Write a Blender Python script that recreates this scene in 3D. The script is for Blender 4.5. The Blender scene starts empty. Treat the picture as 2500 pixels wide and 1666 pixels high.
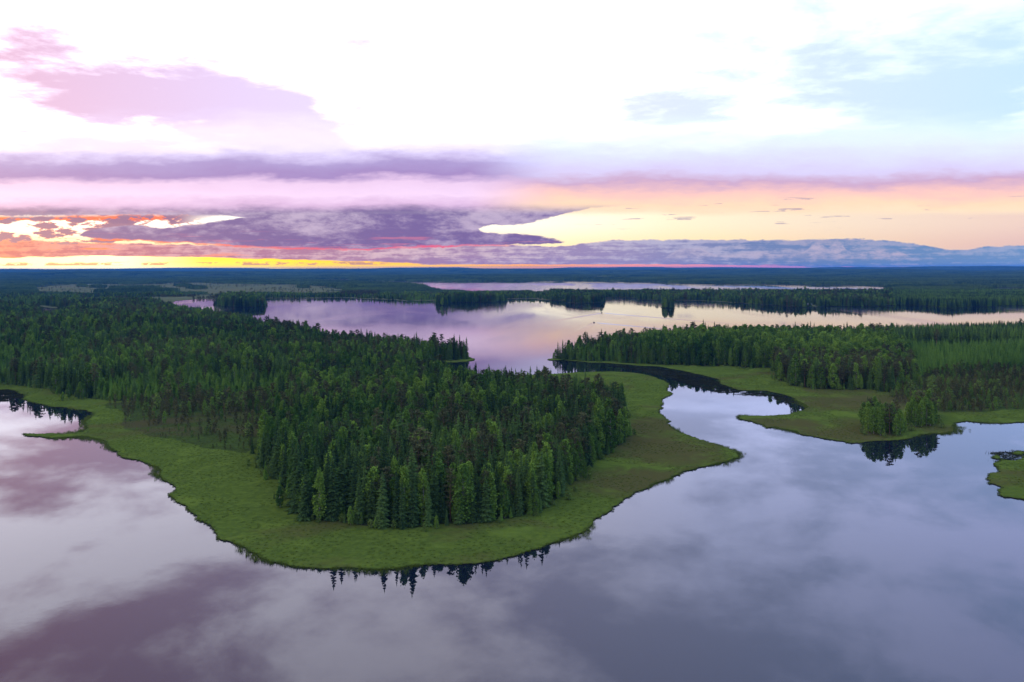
import bpy, math, random
import numpy as np
from mathutils import Vector, Matrix, geometry
from mathutils.bvhtree import BVHTree

rng = np.random.default_rng(7)
random.seed(7)
scene = bpy.context.scene
COL = scene.collection
R = math.radians

# ------------------------------------------------------------------ camera
# one photo pixel is 1/2500 of the frame width; focal length 2000 of them
H = 100.0            # drone height above the lake
FPX = 2000.0
HX, HY = 1250.0, 654.2
cam_data = bpy.data.cameras.new('camera')
cam_data.sensor_width = 36.0
cam_data.lens = 36.0 * FPX / 2500.0
cam_data.shift_y = -(833.0 - HY) / 2500.0
cam_data.clip_start = 1.0
cam_data.clip_end = 200000.0
cam = bpy.data.objects.new('camera', cam_data)
cam.location = (0, 0, H)
ROLL = math.atan(6.5 / 2500.0)
cam.rotation_euler = (R(90), 0, 0)
cam.rotation_euler = (Matrix.Rotation(R(90), 4, 'X') @ Matrix.Rotation(-ROLL, 4, 'Z')).to_euler()
COL.objects.link(cam)
scene.camera = cam

scene.view_settings.view_transform = 'Standard'
scene.view_settings.look = 'None'
scene.view_settings.exposure = 0.0
scene.view_settings.gamma = 1.0
scene.cycles.max_bounces = 6
scene.cycles.transparent_max_bounces = 8
scene.cycles.volume_bounces = 0
scene.cycles.use_denoising = True
scene.cycles.sample_clamp_indirect = 4.0


def up(X, Y, z=0.0):
    """photo pixel -> point on the level z"""
    dx, dy = X - HX, Y - HY
    c, s = math.cos(ROLL), math.sin(ROLL)
    a, b = dx * c - dy * s, dx * s + dy * c
    b = max(b, 0.5)
    d = (H - z) * FPX / b
    return (a / FPX * d, d)


def s2l(c):
    return tuple(((v / 255) / 12.92 if v <= 10 else (((v / 255) + 0.055) / 1.055) ** 2.4) for v in c) + (1.0,)


# ------------------------------------------------------------------ node helper
class Nd:
    def __init__(self, nt):
        self.nt = nt

    def new(self, kind, **kw):
        n = self.nt.nodes.new(kind)
        for k, v in kw.items():
            setattr(n, k, v)
        return n

    def put(self, sock, v):
        if isinstance(v, bpy.types.NodeSocket):
            self.nt.links.new(v, sock)
        elif isinstance(v, (tuple, list)):
            if sock.type == 'VECTOR':
                sock.default_value = v[:3]
            else:
                sock.default_value = tuple(v) if len(v) == 4 else tuple(v) + (1.0,)
        else:
            sock.default_value = v

    def m(self, op, a, b=None, c=None, clamp=False):
        n = self.new('ShaderNodeMath', operation=op, use_clamp=clamp)
        self.put(n.inputs[0], a)
        if b is not None:
            self.put(n.inputs[1], b)
        if c is not None:
            self.put(n.inputs[2], c)
        return n.outputs[0]

    def add(self, a, b): return self.m('ADD', a, b)
    def sub(self, a, b): return self.m('SUBTRACT', a, b)
    def mul(self, a, b): return self.m('MULTIPLY', a, b)

    def step(self, v, a, b, smooth=True):
        n = self.new('ShaderNodeMapRange')
        n.interpolation_type = 'SMOOTHSTEP' if smooth else 'LINEAR'
        n.clamp = True
        self.put(n.inputs['Value'], v)
        self.put(n.inputs['From Min'], a)
        self.put(n.inputs['From Max'], b)
        return n.outputs['Result']

    def rng(self, v, a, b, c, d):
        n = self.new('ShaderNodeMapRange')
        n.clamp = True
        self.put(n.inputs['Value'], v)
        n.inputs['From Min'].default_value = a
        n.inputs['From Max'].default_value = b
        n.inputs['To Min'].default_value = c
        n.inputs['To Max'].default_value = d
        return n.outputs['Result']

    def xyz(self, x, y, z=0.0):
        n = self.new('ShaderNodeCombineXYZ')
        self.put(n.inputs[0], x)
        self.put(n.inputs[1], y)
        self.put(n.inputs[2], z)
        return n.outputs[0]

    def mix(self, f, a, b, blend='MIX'):
        n = self.new('ShaderNodeMix', data_type='RGBA', blend_type=blend)
        self.put(n.inputs[0], f)
        self.put(n.inputs[6], a)
        self.put(n.inputs[7], b)
        return n.outputs[2]

    def noise(self, vec, scale=1.0, detail=6.0, rough=0.55, dist=0.0, color=False):
        n = self.new('ShaderNodeTexNoise')
        self.put(n.inputs['Vector'], vec)
        n.inputs['Scale'].default_value = scale
        n.inputs['Detail'].default_value = detail
        n.inputs['Roughness'].default_value = rough
        n.inputs['Distortion'].default_value = dist
        return n.outputs['Color' if color else 'Fac']

    def ramp(self, f, stops):
        n = self.new('ShaderNodeValToRGB')
        els = n.color_ramp.elements
        while len(els) < len(stops):
            els.new(0.5)
        for e, (p, c) in zip(els, stops):
            e.position = p
            e.color = c
        self.put(n.inputs[0], f)
        return n.outputs[0]

    def curve(self, u, pts, scale):
        """piecewise-linear function of u; pts in (0..2500, value), value/scale must be within 0..1"""
        n = self.new('ShaderNodeFloatCurve')
        c = n.mapping.curves[0]
        n.mapping.clip_max_x = 1
        pts = [(x / 2500.0, y / scale) for x, y in pts]
        c.points[0].location = pts[0]
        c.points[1].location = pts[-1]
        for p in pts[1:-1]:
            c.points.new(*p)
        for p in c.points:
            p.handle_type = 'AUTO_CLAMPED'
        n.mapping.update()
        self.put(n.inputs['Value'], u)
        return self.mul(n.outputs[0], scale)


# ------------------------------------------------------------------ world: dusk sky with clouds
SUN_AZ, SUN_EL = R(-37), R(5)
world = bpy.data.worlds.new('World')
scene.world = world
world.use_nodes = True
wt = world.node_tree
wt.nodes.clear()
N = Nd(wt)
tc = N.new('ShaderNodeTexCoord')
sp = N.new('ShaderNodeSeparateXYZ')
wt.links.new(tc.outputs['Generated'], sp.inputs[0])
X_, Y_, Z_ = sp.outputs
az = N.m('ARCTAN2', X_, Y_)
azc = N.m('MINIMUM', N.m('MAXIMUM', az, -1.05), 1.05)
U = N.add(N.mul(N.m('TANGENT', azc), FPX), HX)
hor = N.m('SQRT', N.add(N.mul(X_, X_), N.mul(Y_, Y_)))
V = N.mul(N.m('DIVIDE', N.m('DIVIDE', Z_, N.m('MAXIMUM', hor, 0.02)), N.m('COSINE', azc)), FPX)
u = N.m('DIVIDE', U, 2500.0, clamp=True)
P = s2l


def k(c, f):
    c = s2l(c)
    return (c[0] * f, c[1] * f, c[2] * f, 1)


n_big = N.noise(N.xyz(N.mul(U, 0.0045), N.mul(V, 0.02), 3.1), 1.0, 9, 0.6)
n_mid = N.noise(N.xyz(N.mul(U, 0.016), N.mul(V, 0.05), 8.7), 1.0, 9, 0.62)
n_fine = N.noise(N.xyz(N.mul(U, 0.03), N.mul(V, 0.07), 1.7), 1.0, 8, 0.65)
n_str = N.noise(N.xyz(N.mul(U, 0.005), N.mul(V, 0.13), 5.5), 1.0, 8, 0.6)
Vw = N.add(V, N.add(N.mul(N.sub(n_big, 0.5), 26), N.mul(N.sub(n_mid, 0.5), 20)))
Vs = N.add(V, N.add(N.mul(N.sub(n_fine, 0.5), 14), N.mul(N.sub(n_mid, 0.5), 10)))

# clear sky behind the clouds
clear = N.ramp(u, [(0.0, k((255, 246, 225), 1.5)), (0.18, k((255, 250, 238), 1.5)), (0.5, k((255, 246, 225), 1.3)),
                   (0.66, k((255, 238, 205), 1.12)), (0.8, k((254, 232, 208), 1.0)), (1.0, k((247, 216, 204), 0.97))])
warm = N.ramp(u, [(0.0, k((255, 225, 150), 1.1)), (0.45, k((255, 238, 185), 1.2)), (0.7, k((255, 224, 175), 1.08)),
                  (0.85, k((250, 215, 190), 0.97)), (1.0, k((240, 200, 195), 0.93))])
sky = N.mix(N.step(V, 40, 115), warm, clear)

# sky overhead (above the photo's crop): pale, full of light, soft lilac clouds
plx = N.m('DIVIDE', X_, N.add(N.m('MAXIMUM', Z_, 0), 0.09))
ply = N.m('DIVIDE', Y_, N.add(N.m('MAXIMUM', Z_, 0), 0.09))
n_up = N.noise(N.xyz(plx, ply, 0.4), 0.75, 8, 0.55, 0.3)
n_up2 = N.noise(N.xyz(plx, ply, 7.4), 2.1, 8, 0.6, 0.2)
upc = N.add(N.mul(n_up, 0.65), N.mul(n_up2, 0.35))
over_a = N.ramp(u, [(0.0, (1.95, 1.85, 2.15, 1)), (0.45, (1.75, 1.70, 2.1, 1)), (0.7, (1.25, 1.38, 2.1, 1)), (1.0, (1.0, 1.15, 1.95, 1))])
over_b = N.ramp(u, [(0.0, (0.80, 0.50, 0.72, 1)), (0.3, (0.85, 0.72, 1.05, 1)), (0.6, (0.80, 0.86, 1.3, 1)), (1.0, (0.62, 0.84, 1.45, 1))])
overhead = N.mix(N.step(upc, 0.45, 0.56), over_a, over_b)
# belt between the photo's top edge and the overhead light: lilac left, peach right (the lake mirrors it)
Vb = N.m('DIVIDE', N.add(V, N.add(N.mul(N.sub(n_big, 0.5), 60), N.mul(N.sub(n_mid, 0.5), 25))), 400.0, clamp=True)
belt_l = N.ramp(Vb, [(0.33, k((125, 108, 160), 1.0)), (0.38, k((212, 178, 218), 1.15)), (0.44, k((228, 200, 232), 1.25)), (0.52, k((222, 192, 226), 1.2)), (0.575, k((165, 138, 200), 1.0)),
                     (0.64, k((168, 150, 205), 1.1)), (0.72, k((215, 205, 240), 1.3)), (0.85, (1.15, 1.08, 1.5, 1))])
belt_r = N.ramp(Vb, [(0.28, k((255, 240, 210), 1.0)), (0.38, k((252, 216, 186), 1.1)), (0.46, k((240, 192, 188), 1.15)), (0.52, k((205, 170, 205), 1.05)), (0.58, k((205, 195, 232), 1.2)),
                     (0.70, k((205, 210, 250), 1.3)), (0.85, (0.95, 1.10, 1.75, 1))])
belt = N.mix(N.step(U, 1120, 1380), belt_l, belt_r)
sky = N.mix(N.step(N.add(V, N.mul(N.sub(n_big, 0.5), 20)), 122, 140), sky, belt)
t_over = N.step(N.add(V, N.mul(N.sub(n_big, 0.5), 90)), 270, 400)
sky = N.mix(t_over, sky, overhead)
t_over = N.step(V, 128, 160)

# small loose clouds in the clear part, right
m_small = N.mul(N.mul(N.step(n_str, 0.60, 0.66), N.step(n_mid, 0.5, 0.58)), N.mul(N.step(V, 85, 100), N.step(U, 1350, 1550)))
m_small = N.mul(m_small, N.sub(1, N.step(V, 160, 200)))
sky = N.mix(N.mul(m_small, 0.8), sky, P((176, 158, 180)))

# low cloud bank along the horizon
bank_top = N.curve(u, [(0, 74), (150, 66), (300, 62), (500, 58), (900, 56), (1250, 56), (1350, 52), (1420, 58), (1490, 66), (1740, 67),
                       (1900, 66), (2070, 69), (2160, 64), (2230, 57), (2310, 43), (2345, 42), (2420, 50), (2500, 52)], 100)
m_bank = N.sub(1, N.step(N.sub(Vs, bank_top), -2.0, 1.5))
bank_lo = N.ramp(u, [(0.0, P((196, 98, 116))), (0.1, P((180, 100, 135))), (0.2, P((172, 112, 150))), (0.35, P((168, 125, 165))), (0.5, P((155, 132, 180))),
                     (0.62, P((150, 142, 188))), (0.72, P((112, 132, 184))), (0.85, P((104, 138, 188))), (1.0, P((110, 148, 198)))])
bank_hi = N.ramp(u, [(0.0, P((238, 150, 135))), (0.1, P((222, 152, 160))), (0.2, P((210, 165, 185))), (0.35, P((218, 185, 200))), (0.5, P((205, 185, 205))),
                     (0.65, P((180, 178, 210))), (0.8, P((158, 160, 196))), (1.0, P((150, 168, 208)))])
b_tex = N.add(N.mul(n_fine, 0.5), N.mul(n_str, 0.5))
bank = N.mix(N.step(N.add(b_tex, N.mul(N.sub(N.m('DIVIDE', V, 60), 0.5), 0.10)), 0.45, 0.60), bank_lo, bank_hi)
sky = N.mix(m_bank, sky, bank)

# heaped cloud tops standing in front of the blue bank, right
heap_top = N.curve(u, [(0, 10), (1560, 10), (1640, 36), (1700, 48), (1760, 30), (1850, 40), (1905, 32), (1975, 46), (2000, 60), (2020, 46),
                       (2040, 60), (2060, 52), (2085, 34), (2160, 42), (2200, 36), (2260, 16), (2500, 12)], 100)
m_heap = N.mul(N.sub(1, N.step(N.sub(N.add(V, N.add(N.mul(N.sub(n_fine, 0.5), 22), N.mul(N.sub(n_mid, 0.5), 12))), heap_top), -3, 2)), N.step(V, 14, 34))
sky = N.mix(N.mul(m_heap, N.rng(n_fine, 0.35, 0.62, 0.15, 0.95)), sky, P((188, 178, 206)))

# burning streaks through the bank, left
fire = N.mul(N.step(n_str, 0.56, 0.63), N.sub(1, N.step(U, 300, 900)))
fire = N.mul(fire, N.mul(N.step(V, 18, 30), N.sub(1, N.step(V, 62, 85))))
sky = N.mix(N.mul(fire, 0.85), sky, k((255, 128, 78), 1.05))

# glowing strip at the horizon
strip_top = N.curve(u, [(0, 29), (250, 31), (400, 30), (560, 27), (700, 22), (850, 19), (950, 14), (1100, 9), (1400, 8), (1700, 7), (1900, 5), (2050, 0.5), (2500, 0.2)], 100)
strip_c = N.ramp(u, [(0.0, k((255, 236, 170), 1.9)), (0.12, k((255, 244, 170), 2.2)), (0.2, k((255, 226, 60), 1.5)), (0.3, k((255, 205, 10), 1.5)), (0.42, k((255, 190, 12), 1.45)),
                     (0.52, k((255, 165, 50), 1.35)), (0.62, k((255, 150, 115), 1.3)), (0.74, k((235, 140, 165), 1.25)), (1.0, P((150, 160, 205)))])
Vf = N.add(V, N.add(N.mul(N.sub(n_str, 0.5), 17), N.mul(N.sub(n_mid, 0.5), 9)))
m_strip = N.sub(1, N.step(N.sub(Vf, strip_top), -2.0, 1.2))
sky = N.mix(m_strip, sky, strip_c)
# small orange-brown clouds lying in that strip
m_sc = N.mul(N.step(N.add(N.mul(n_mid, 0.55), N.mul(n_fine, 0.45)), 0.47, 0.53), N.mul(N.step(V, 7, 9.5), N.sub(1, N.step(Vs, 14, 19))))
m_sc = N.mul(m_sc, N.sub(1, N.step(U, 880, 1000)))
sc_c = N.ramp(u, [(0.0, P((236, 150, 62))), (0.12, P((245, 160, 70))), (0.2, P((215, 140, 110))), (0.4, P((180, 130, 145)))])
sky = N.mix(N.mul(m_sc, 0.85), sky, sc_c)

# broken clouds of the bright left part
n_l = N.add(N.mul(n_mid, 0.6), N.mul(n_big, 0.4))
m_l = N.mul(N.mul(N.step(n_l, 0.485, 0.53), N.step(V, 55, 66)), N.sub(1, N.step(U, 420, 560)))
m_l = N.mul(m_l, N.sub(1, N.step(V, 125, 150)))
c_l = N.mix(N.step(n_l, 0.492, 0.545), k((255, 150, 120), 1.05), P((146, 108, 152)))
sky = N.mix(m_l, sky, c_l)

m_t = N.mul(N.mul(N.step(N.add(V, N.mul(N.sub(n_mid, 0.5), 40)), 113, 119), N.sub(1, N.step(V, 124, 134))), N.sub(1, N.step(U, 380, 470)))
sky = N.mix(m_t, sky, N.mix(N.step(n_mid, 0.46, 0.53), k((255, 105, 80), 1.0), P((128, 96, 150))))

# the long purple cloud
low = N.curve(u, [(0, 199), (165, 140), (195, 80), (240, 74), (330, 70), (450, 64), (560, 58), (620, 53), (700, 50), (880, 47), (960, 51), (1100, 55), (1250, 57),
                  (1330, 58), (1372, 60), (1400, 64), (2500, 64)], 200)
high = N.curve(u, [(0, 0), (190, 78), (240, 100), (330, 108), (400, 98), (450, 106), (520, 112), (600, 128), (680, 150), (760, 199), (1130, 199), (1160, 120), (1180, 90),
                   (1240, 84), (1300, 76), (1355, 68), (1385, 60), (1420, 55), (2500, 55)], 200)
m_p = N.mul(N.step(N.sub(Vs, low), -1.5, 1.5), N.sub(1, N.step(N.sub(Vw, high), -3, 3)))
wedge = N.curve(u, [(0, 130), (400, 132), (700, 118), (1100, 80), (1165, 96), (1200, 103), (1260, 106), (1310, 114), (1350, 124), (1500, 150), (2500, 198)], 200)
m_w = N.step(N.sub(Vs, wedge), -2, 3)
m_p = N.m('MAXIMUM', m_p, N.mul(m_w, N.sub(1, N.step(U, 1450, 1600))))
m_p = N.mul(m_p, N.sub(1, t_over))
p_tex = N.add(N.mul(n_big, 0.5), N.add(N.mul(n_fine, 0.3), N.mul(n_mid, 0.2)))
c_p = N.mix(N.step(N.add(p_tex, N.mul(N.sub(N.step(V, 50, 130, False), 0.45), 0.04)), 0.45, 0.64), P((112, 94, 160)), P((190, 172, 206)))
sky = N.mix(m_p, sky, c_p)
m_pk = N.mul(N.mul(m_p, N.step(n_str, 0.56, 0.66)), N.sub(1, N.step(V, 64, 100)))
sky = N.mix(N.mul(m_pk, 0.6), sky, P((222, 120, 155)))
# its underside lit red
edge = N.sub(Vs, N.sub(low, 1.0))
m_e = N.mul(N.step(edge, -3.5, -0.5), N.sub(1, N.step(edge, 0.5, 4.0)))
m_e = N.mul(m_e, N.mul(N.step(U, 190, 260), N.sub(1, N.step(U, 1180, 1290))))
m_e = N.mul(m_e, N.rng(n_mid, 0.35, 0.6, 0.35, 1.0))
c_e = N.ramp(u, [(0.08, k((255, 120, 85), 1.0)), (0.25, P((240, 105, 120))), (0.4, P((235, 85, 135))), (0.5, P((225, 110, 150)))])
sky = N.mix(m_e, sky, c_e)

# a little of the physical dusk sky on top, as the light behind the clouds
nish = N.new('ShaderNodeTexSky', sky_type='NISHITA', sun_disc=False)
nish.sun_elevation = SUN_EL
nish.sun_rotation = SUN_AZ
nish.altitude = 100
bg1 = N.new('ShaderNodeBackground')
wt.links.new(nish.outputs[0], bg1.inputs[0])
bg1.inputs[1].default_value = 0.006
bg2 = N.new('ShaderNodeBackground')
below = N.step(Z_, -0.002, 0.0)
wt.links.new(N.mix(below, P((40, 55, 80)), sky), bg2.inputs[0])
bg2.inputs[1].default_value = 1.0
addw = N.new('ShaderNodeAddShader')
wt.links.new(bg1.outputs[0], addw.inputs[0])
wt.links.new(bg2.outputs[0], addw.inputs[1])
wo = N.new('ShaderNodeOutputWorld')
wt.links.new(addw.outputs[0], wo.inputs[0])
world.cycles.sampling_method = 'MANUAL'
world.cycles.sample_map_resolution = 1024

sun_d = bpy.data.lights.new('sun', 'SUN')
sun_d.energy = 0.6
sun_d.angle = R(10)
sun_d.color = (1.0, 0.72, 0.5)
sun = bpy.data.objects.new('sun', sun_d)
sdir = Vector((math.sin(SUN_AZ) * math.cos(SUN_EL), math.cos(SUN_AZ) * math.cos(SUN_EL), math.sin(SUN_EL)))
sun.rotation_euler = sdir.to_track_quat('Z', 'Y').to_euler()
sun.location = (0, 0, 300)
COL.objects.link(sun)


# ------------------------------------------------------------------ materials
def mat(name):
    m = bpy.data.materials.new(name)
    m.use_nodes = True
    nt = m.node_tree
    nt.nodes.clear()
    n = Nd(nt)
    out = n.new('ShaderNodeOutputMaterial')
    return m, n, out


def principled(n, out, color, rough=0.9, spec=0.2, **kw):
    b = n.new('ShaderNodeBsdfPrincipled')
    n.put(b.inputs['Base Color'], color)
    n.put(b.inputs['Roughness'], rough)
    b.inputs['Specular IOR Level'].default_value = spec
    for kk, v in kw.items():
        n.put(b.inputs[kk], v)
    n.nt.links.new(b.outputs[0], out.inputs['Surface'])
    return b


def foliage(name, dark, light, transl=0.12):
    m, n, out = mat(name)
    oi = n.new('ShaderNodeObjectInfo')
    geo = n.new('ShaderNodeNewGeometry')
    stand = n.noise(oi.outputs['Location'], 0.0045 if name != 'far_wood' else 0.0022, 4, 0.65)
    rnd = oi.outputs['Random']
    f = n.add(n.mul(n.m('POWER', rnd, 1.6), 0.75), n.mul(n.sub(stand, 0.43), 2.8))
    leaf = n.noise(geo.outputs['Position'], 1.3, 2, 0.6)
    f = n.add(f, n.mul(n.sub(leaf, 0.5), 1.6))
    col = n.mix(n.m('MINIMUM', n.m('MAXIMUM', f, 0.0), 1.0), dark, light)
    d = n.new('ShaderNodeBsdfDiffuse')
    n.put(d.inputs[0], col)
    t = n.new('ShaderNodeBsdfTranslucent')
    n.put(t.inputs[0], col)
    mx = n.new('ShaderNodeMixShader')
    mx.inputs[0].default_value = transl
    n.nt.links.new(d.outputs[0], mx.inputs[1])
    n.nt.links.new(t.outputs[0], mx.inputs[2])
    n.nt.links.new(mx.outputs[0], out.inputs['Surface'])
    return m


M = {}
M['spruce'] = foliage('spruce_needles', (0.013, 0.034, 0.015), (0.075, 0.145, 0.036))
M['young'] = foliage('young_spruce_needles', (0.060, 0.140, 0.022), (0.120, 0.240, 0.036))
M['birch'] = foliage('birch_leaves', (0.030, 0.085, 0.018), (0.150, 0.270, 0.040))
M['pine'] = foliage('pine_needles', (0.024, 0.042, 0.020), (0.085, 0.100, 0.042))
M['dwarf'] = foliage('bog_pine_needles', (0.038, 0.056, 0.022), (0.115, 0.125, 0.045))
M['shrub'] = foliage('willow_leaves', (0.06, 0.12, 0.025), (0.12, 0.19, 0.04))
M['farwood'] = foliage('far_wood', (0.018, 0.045, 0.018), (0.075, 0.130, 0.036))


def bark(name, a, b):
    m, n, out = mat(name)
    t = n.new('ShaderNodeTexCoord')
    f = n.noise(t.outputs['Object'], 3.0, 4)
    principled(n, out, n.mix(n.step(f, 0.4, 0.6), a, b), 0.95)
    return m


M['bark'] = bark('spruce_bark', (0.05, 0.04, 0.03, 1), (0.10, 0.08, 0.065, 1))
M['pinebark'] = bark('pine_bark', (0.07, 0.05, 0.04, 1), (0.17, 0.10, 0.065, 1))
M['birchbark'] = bark('birch_bark', (0.10, 0.10, 0.095, 1), (0.32, 0.31, 0.29, 1))

# water
m, n, out = mat('lake_water')
geo = n.new('ShaderNodeNewGeometry')
sep = n.new('ShaderNodeSeparateXYZ')
n.nt.links.new(geo.outputs['Position'], sep.inputs[0])
wx, wy, _ = sep.outputs
dist = n.m('SQRT', n.add(n.mul(wx, wx), n.mul(wy, wy)))
logd = n.m('LOGARITHM', n.m('MAXIMUM', dist, 50), 2.718)
patch = n.noise(n.xyz(n.mul(wx, 0.0045), n.mul(wy, 0.0011), 2.0), 1.0, 5, 0.55, 0.6)
open_l = n.step(dist, 820, 1000)
windy = n.mul(n.step(patch, 0.42, 0.58), n.add(n.mul(open_l, 0.85), 0.15))
rip = n.add(n.noise(geo.outputs['Position'], 0.35, 3, 0.6), n.mul(n.noise(geo.outputs['Position'], 0.07, 2, 0.5), 1.2))
bmp = n.new('ShaderNodeBump')
bmp.inputs['Distance'].default_value = 0.05
n.put(bmp.inputs['Strength'], n.add(n.mul(open_l, 0.07), n.add(0.02, n.mul(windy, 0.32))))
n.put(bmp.inputs['Height'], rip)
b = principled(n, out, (0.003, 0.006, 0.014, 1), n.add(0.0, n.add(n.mul(open_l, 0.03), n.mul(windy, 0.06))), 0.5)
b.inputs['IOR'].default_value = 1.55
n.nt.links.new(bmp.outputs[0], b.inputs['Normal'])
M['water'] = m


def ground_mat(name, dark, mid, light, brown, brown_amt=0.5, scale=1.0, bump=0.5, peat=None):
    m, n, out = mat(name)
    geo = n.new('ShaderNodeNewGeometry')
    p = geo.outputs['Position']
    a = n.noise(p, 0.012 * scale, 6, 0.6, 0.5)
    f = n.noise(p, 0.35 * scale, 6, 0.7)
    g = n.noise(p, 0.05 * scale, 5, 0.65, 1.0)
    col = n.mix(n.step(f, 0.32, 0.68), dark, mid)
    col = n.mix(n.mul(n.step(g, 0.48, 0.66), 0.6), col, light)
    col = n.mix(n.mul(n.step(a, 0.50, 0.62), brown_amt), col, brown)
    sepp = n.new('ShaderNodeSeparateXYZ')
    n.nt.links.new(p, sepp.inputs[0])
    for (px_, py_, rx_, ry_) in (peat or ()):      # drier brown patches of the meadow
        ex = n.m('DIVIDE', n.sub(sepp.outputs[0], px_), rx_)
        ey = n.m('DIVIDE', n.sub(sepp.outputs[1], py_), ry_)
        rr_ = n.add(n.m('SQRT', n.add(n.mul(ex, ex), n.mul(ey, ey))), n.mul(n.sub(g, 0.5), 1.6))
        col = n.mix(n.mul(n.sub(1, n.step(rr_, 0.45, 1.15)), 0.85), col, brown)
    st = n.noise(n.xyz(n.mul(sepp.outputs[0], 0.05), n.mul(sepp.outputs[1], 0.4), 0), 1.0, 5, 0.6, 0.8)
    col = n.mix(n.mul(n.step(st, 0.5, 0.68), 0.35), col, dark)
    bm = n.new('ShaderNodeBump')
    bm.inputs['Strength'].default_value = bump
    bm.inputs['Distance'].default_value = 0.6
    n.put(bm.inputs['Height'], n.add(f, g))
    b = principled(n, out, col, 1.0, 0.0)
    n.nt.links.new(bm.outputs[0], b.inputs['Normal'])
    return m


M['meadow'] = ground_mat('meadow_sedge', (0.042, 0.074, 0.013, 1), (0.068, 0.112, 0.018, 1), (0.090, 0.145, 0.022, 1), (0.058, 0.058, 0.021, 1), 0.7, peat=[up(1620, 1100) + (38, 48), up(1590, 1040) + (26, 30), up(1900, 1035) + (32, 26), up(2070, 1060) + (34, 28), up(2120, 985) + (70, 42), up(1560, 1180) + (34, 30)])
M['bog'] = ground_mat('bog_ground', (0.024, 0.042, 0.012, 1), (0.040, 0.066, 0.016, 1), (0.046, 0.088, 0.016, 1), (0.052, 0.048, 0.022, 1), 0.8)
M['forest_floor'] = ground_mat('forest_floor', (0.018, 0.032, 0.014, 1), (0.03, 0.05, 0.02, 1), (0.04, 0.06, 0.02, 1), (0.04, 0.035, 0.02, 1), 0.4)
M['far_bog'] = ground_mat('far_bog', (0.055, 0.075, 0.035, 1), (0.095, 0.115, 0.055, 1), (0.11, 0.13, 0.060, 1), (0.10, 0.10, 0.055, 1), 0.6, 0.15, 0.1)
M['bank'] = bark('peat_bank', (0.006, 0.007, 0.005, 1), (0.02, 0.022, 0.012, 1))


# ------------------------------------------------------------------ outlines, written as photo pixels of the waterline
def c1(*a): return [(x * 0.357, 520 + y * 0.357) for x, y in a]
def c2(*a): return [(830 + x * 0.357, 520 + y * 0.357) for x, y in a]
def c3(*a): return [(1660 + x * 0.357, 520 + y * 0.357) for x, y in a]
def c4(*a): return [(x * 0.357, 820 + y * 0.357) for x, y in a]
def c5(*a): return [(830 + x * 0.357, 820 + y * 0.357) for x, y in a]
def c6(*a): return [(1660 + x * 0.357, 820 + y * 0.357) for x, y in a]


def ground(pts):
    return [p[1:] if p[0] == 'g' else up(*p) for p in pts]


far_shore = c1((1050, 634), (1110, 618), (1200, 603), (1330, 592), (1500, 588), (1700, 590), (1830, 586), (2000, 586), (2200, 584), (2353, 583)) + \
    c2((120, 586), (270, 592), (440, 602), (600, 603), (700, 598), (900, 594), (1130, 592), (1250, 588), (1350, 590), (1420, 598), (1520, 600),
       (1560, 594), (1700, 588), (1800, 581), (1920, 578), (1990, 582), (2015, 594), (2150, 599), (2353, 600)) + \
    c3((120, 602), (300, 611), (450, 620), (600, 630), (760, 642), (850, 646), (1000, 640), (1200, 640), (1400, 638), (1480, 632), (1490, 628), (1600, 632), (1720, 640),
       (1800, 650), (1870, 653), (1960, 643), (2160, 641), (2170, 636), (2353, 634)) + [(2700, 745), (3200, 744)]
right_north = [(3200, 812), (2700, 814), (2500, 818), (2200, 827), (2000, 833), (1750, 836), (1600, 842), (1480, 853), (1400, 868), (1365, 874)]
right_south = c5((1420, 165), (1450, 171), (1530, 166), (1620, 176), (1700, 186), (1850, 190), (1990, 202), (2180, 213), (2353, 243)) + \
    c6((100, 262), (190, 280), (265, 300), (275, 322), (340, 352), (400, 374), (470, 378), (600, 380), (700, 402), (790, 440), (850, 470), (878, 492), (850, 512), (760, 540), (600, 550),
       (480, 552), (430, 545), (405, 552), (405, 570), (500, 590), (570, 612), (600, 632), (650, 626), (700, 640), (800, 655), (835, 680), (900, 687), (1050, 715), (1180, 738), (1350, 722), (1500, 715),
       (1600, 695), (1700, 672), (1790, 672), (1872, 656), (1862, 620), (1875, 598), (1960, 585), (2100, 598), (2353, 592)) + [(2600, 1030), (2850, 1024)]
around = [('g', 420, 330), ('g', 420, -250), ('g', -420, -250), ('g', -420, 330), ('g', -480, 560)]
pond = [(-260, 946), (-60, 948)] + c4((0, 372), (60, 368), (110, 380), (165, 405), (185, 445), (250, 462), (330, 485), (420, 490), (520, 508), (600, 512), (635, 530), (625, 565), (590, 590), (585, 610), (605, 632),
                           (570, 660), (500, 670), (420, 676), (350, 670), (250, 675), (165, 671), (180, 685), (240, 690), (350, 703), (470, 697), (560, 688), (650, 705), (735, 732), (745, 755), (770, 775), (810, 798),
                           (812, 820), (850, 838), (900, 845), (960, 858), (1015, 878)) + \
    [(395, 1150), (425, 1185), (440, 1230), (480, 1270), (540, 1320), (640, 1365), (800, 1390), (960, 1392), (1120, 1380), (1280, 1350), (1400, 1310), (1480, 1255), (1560, 1200), (1640, 1165), (1700, 1145)]
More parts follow.
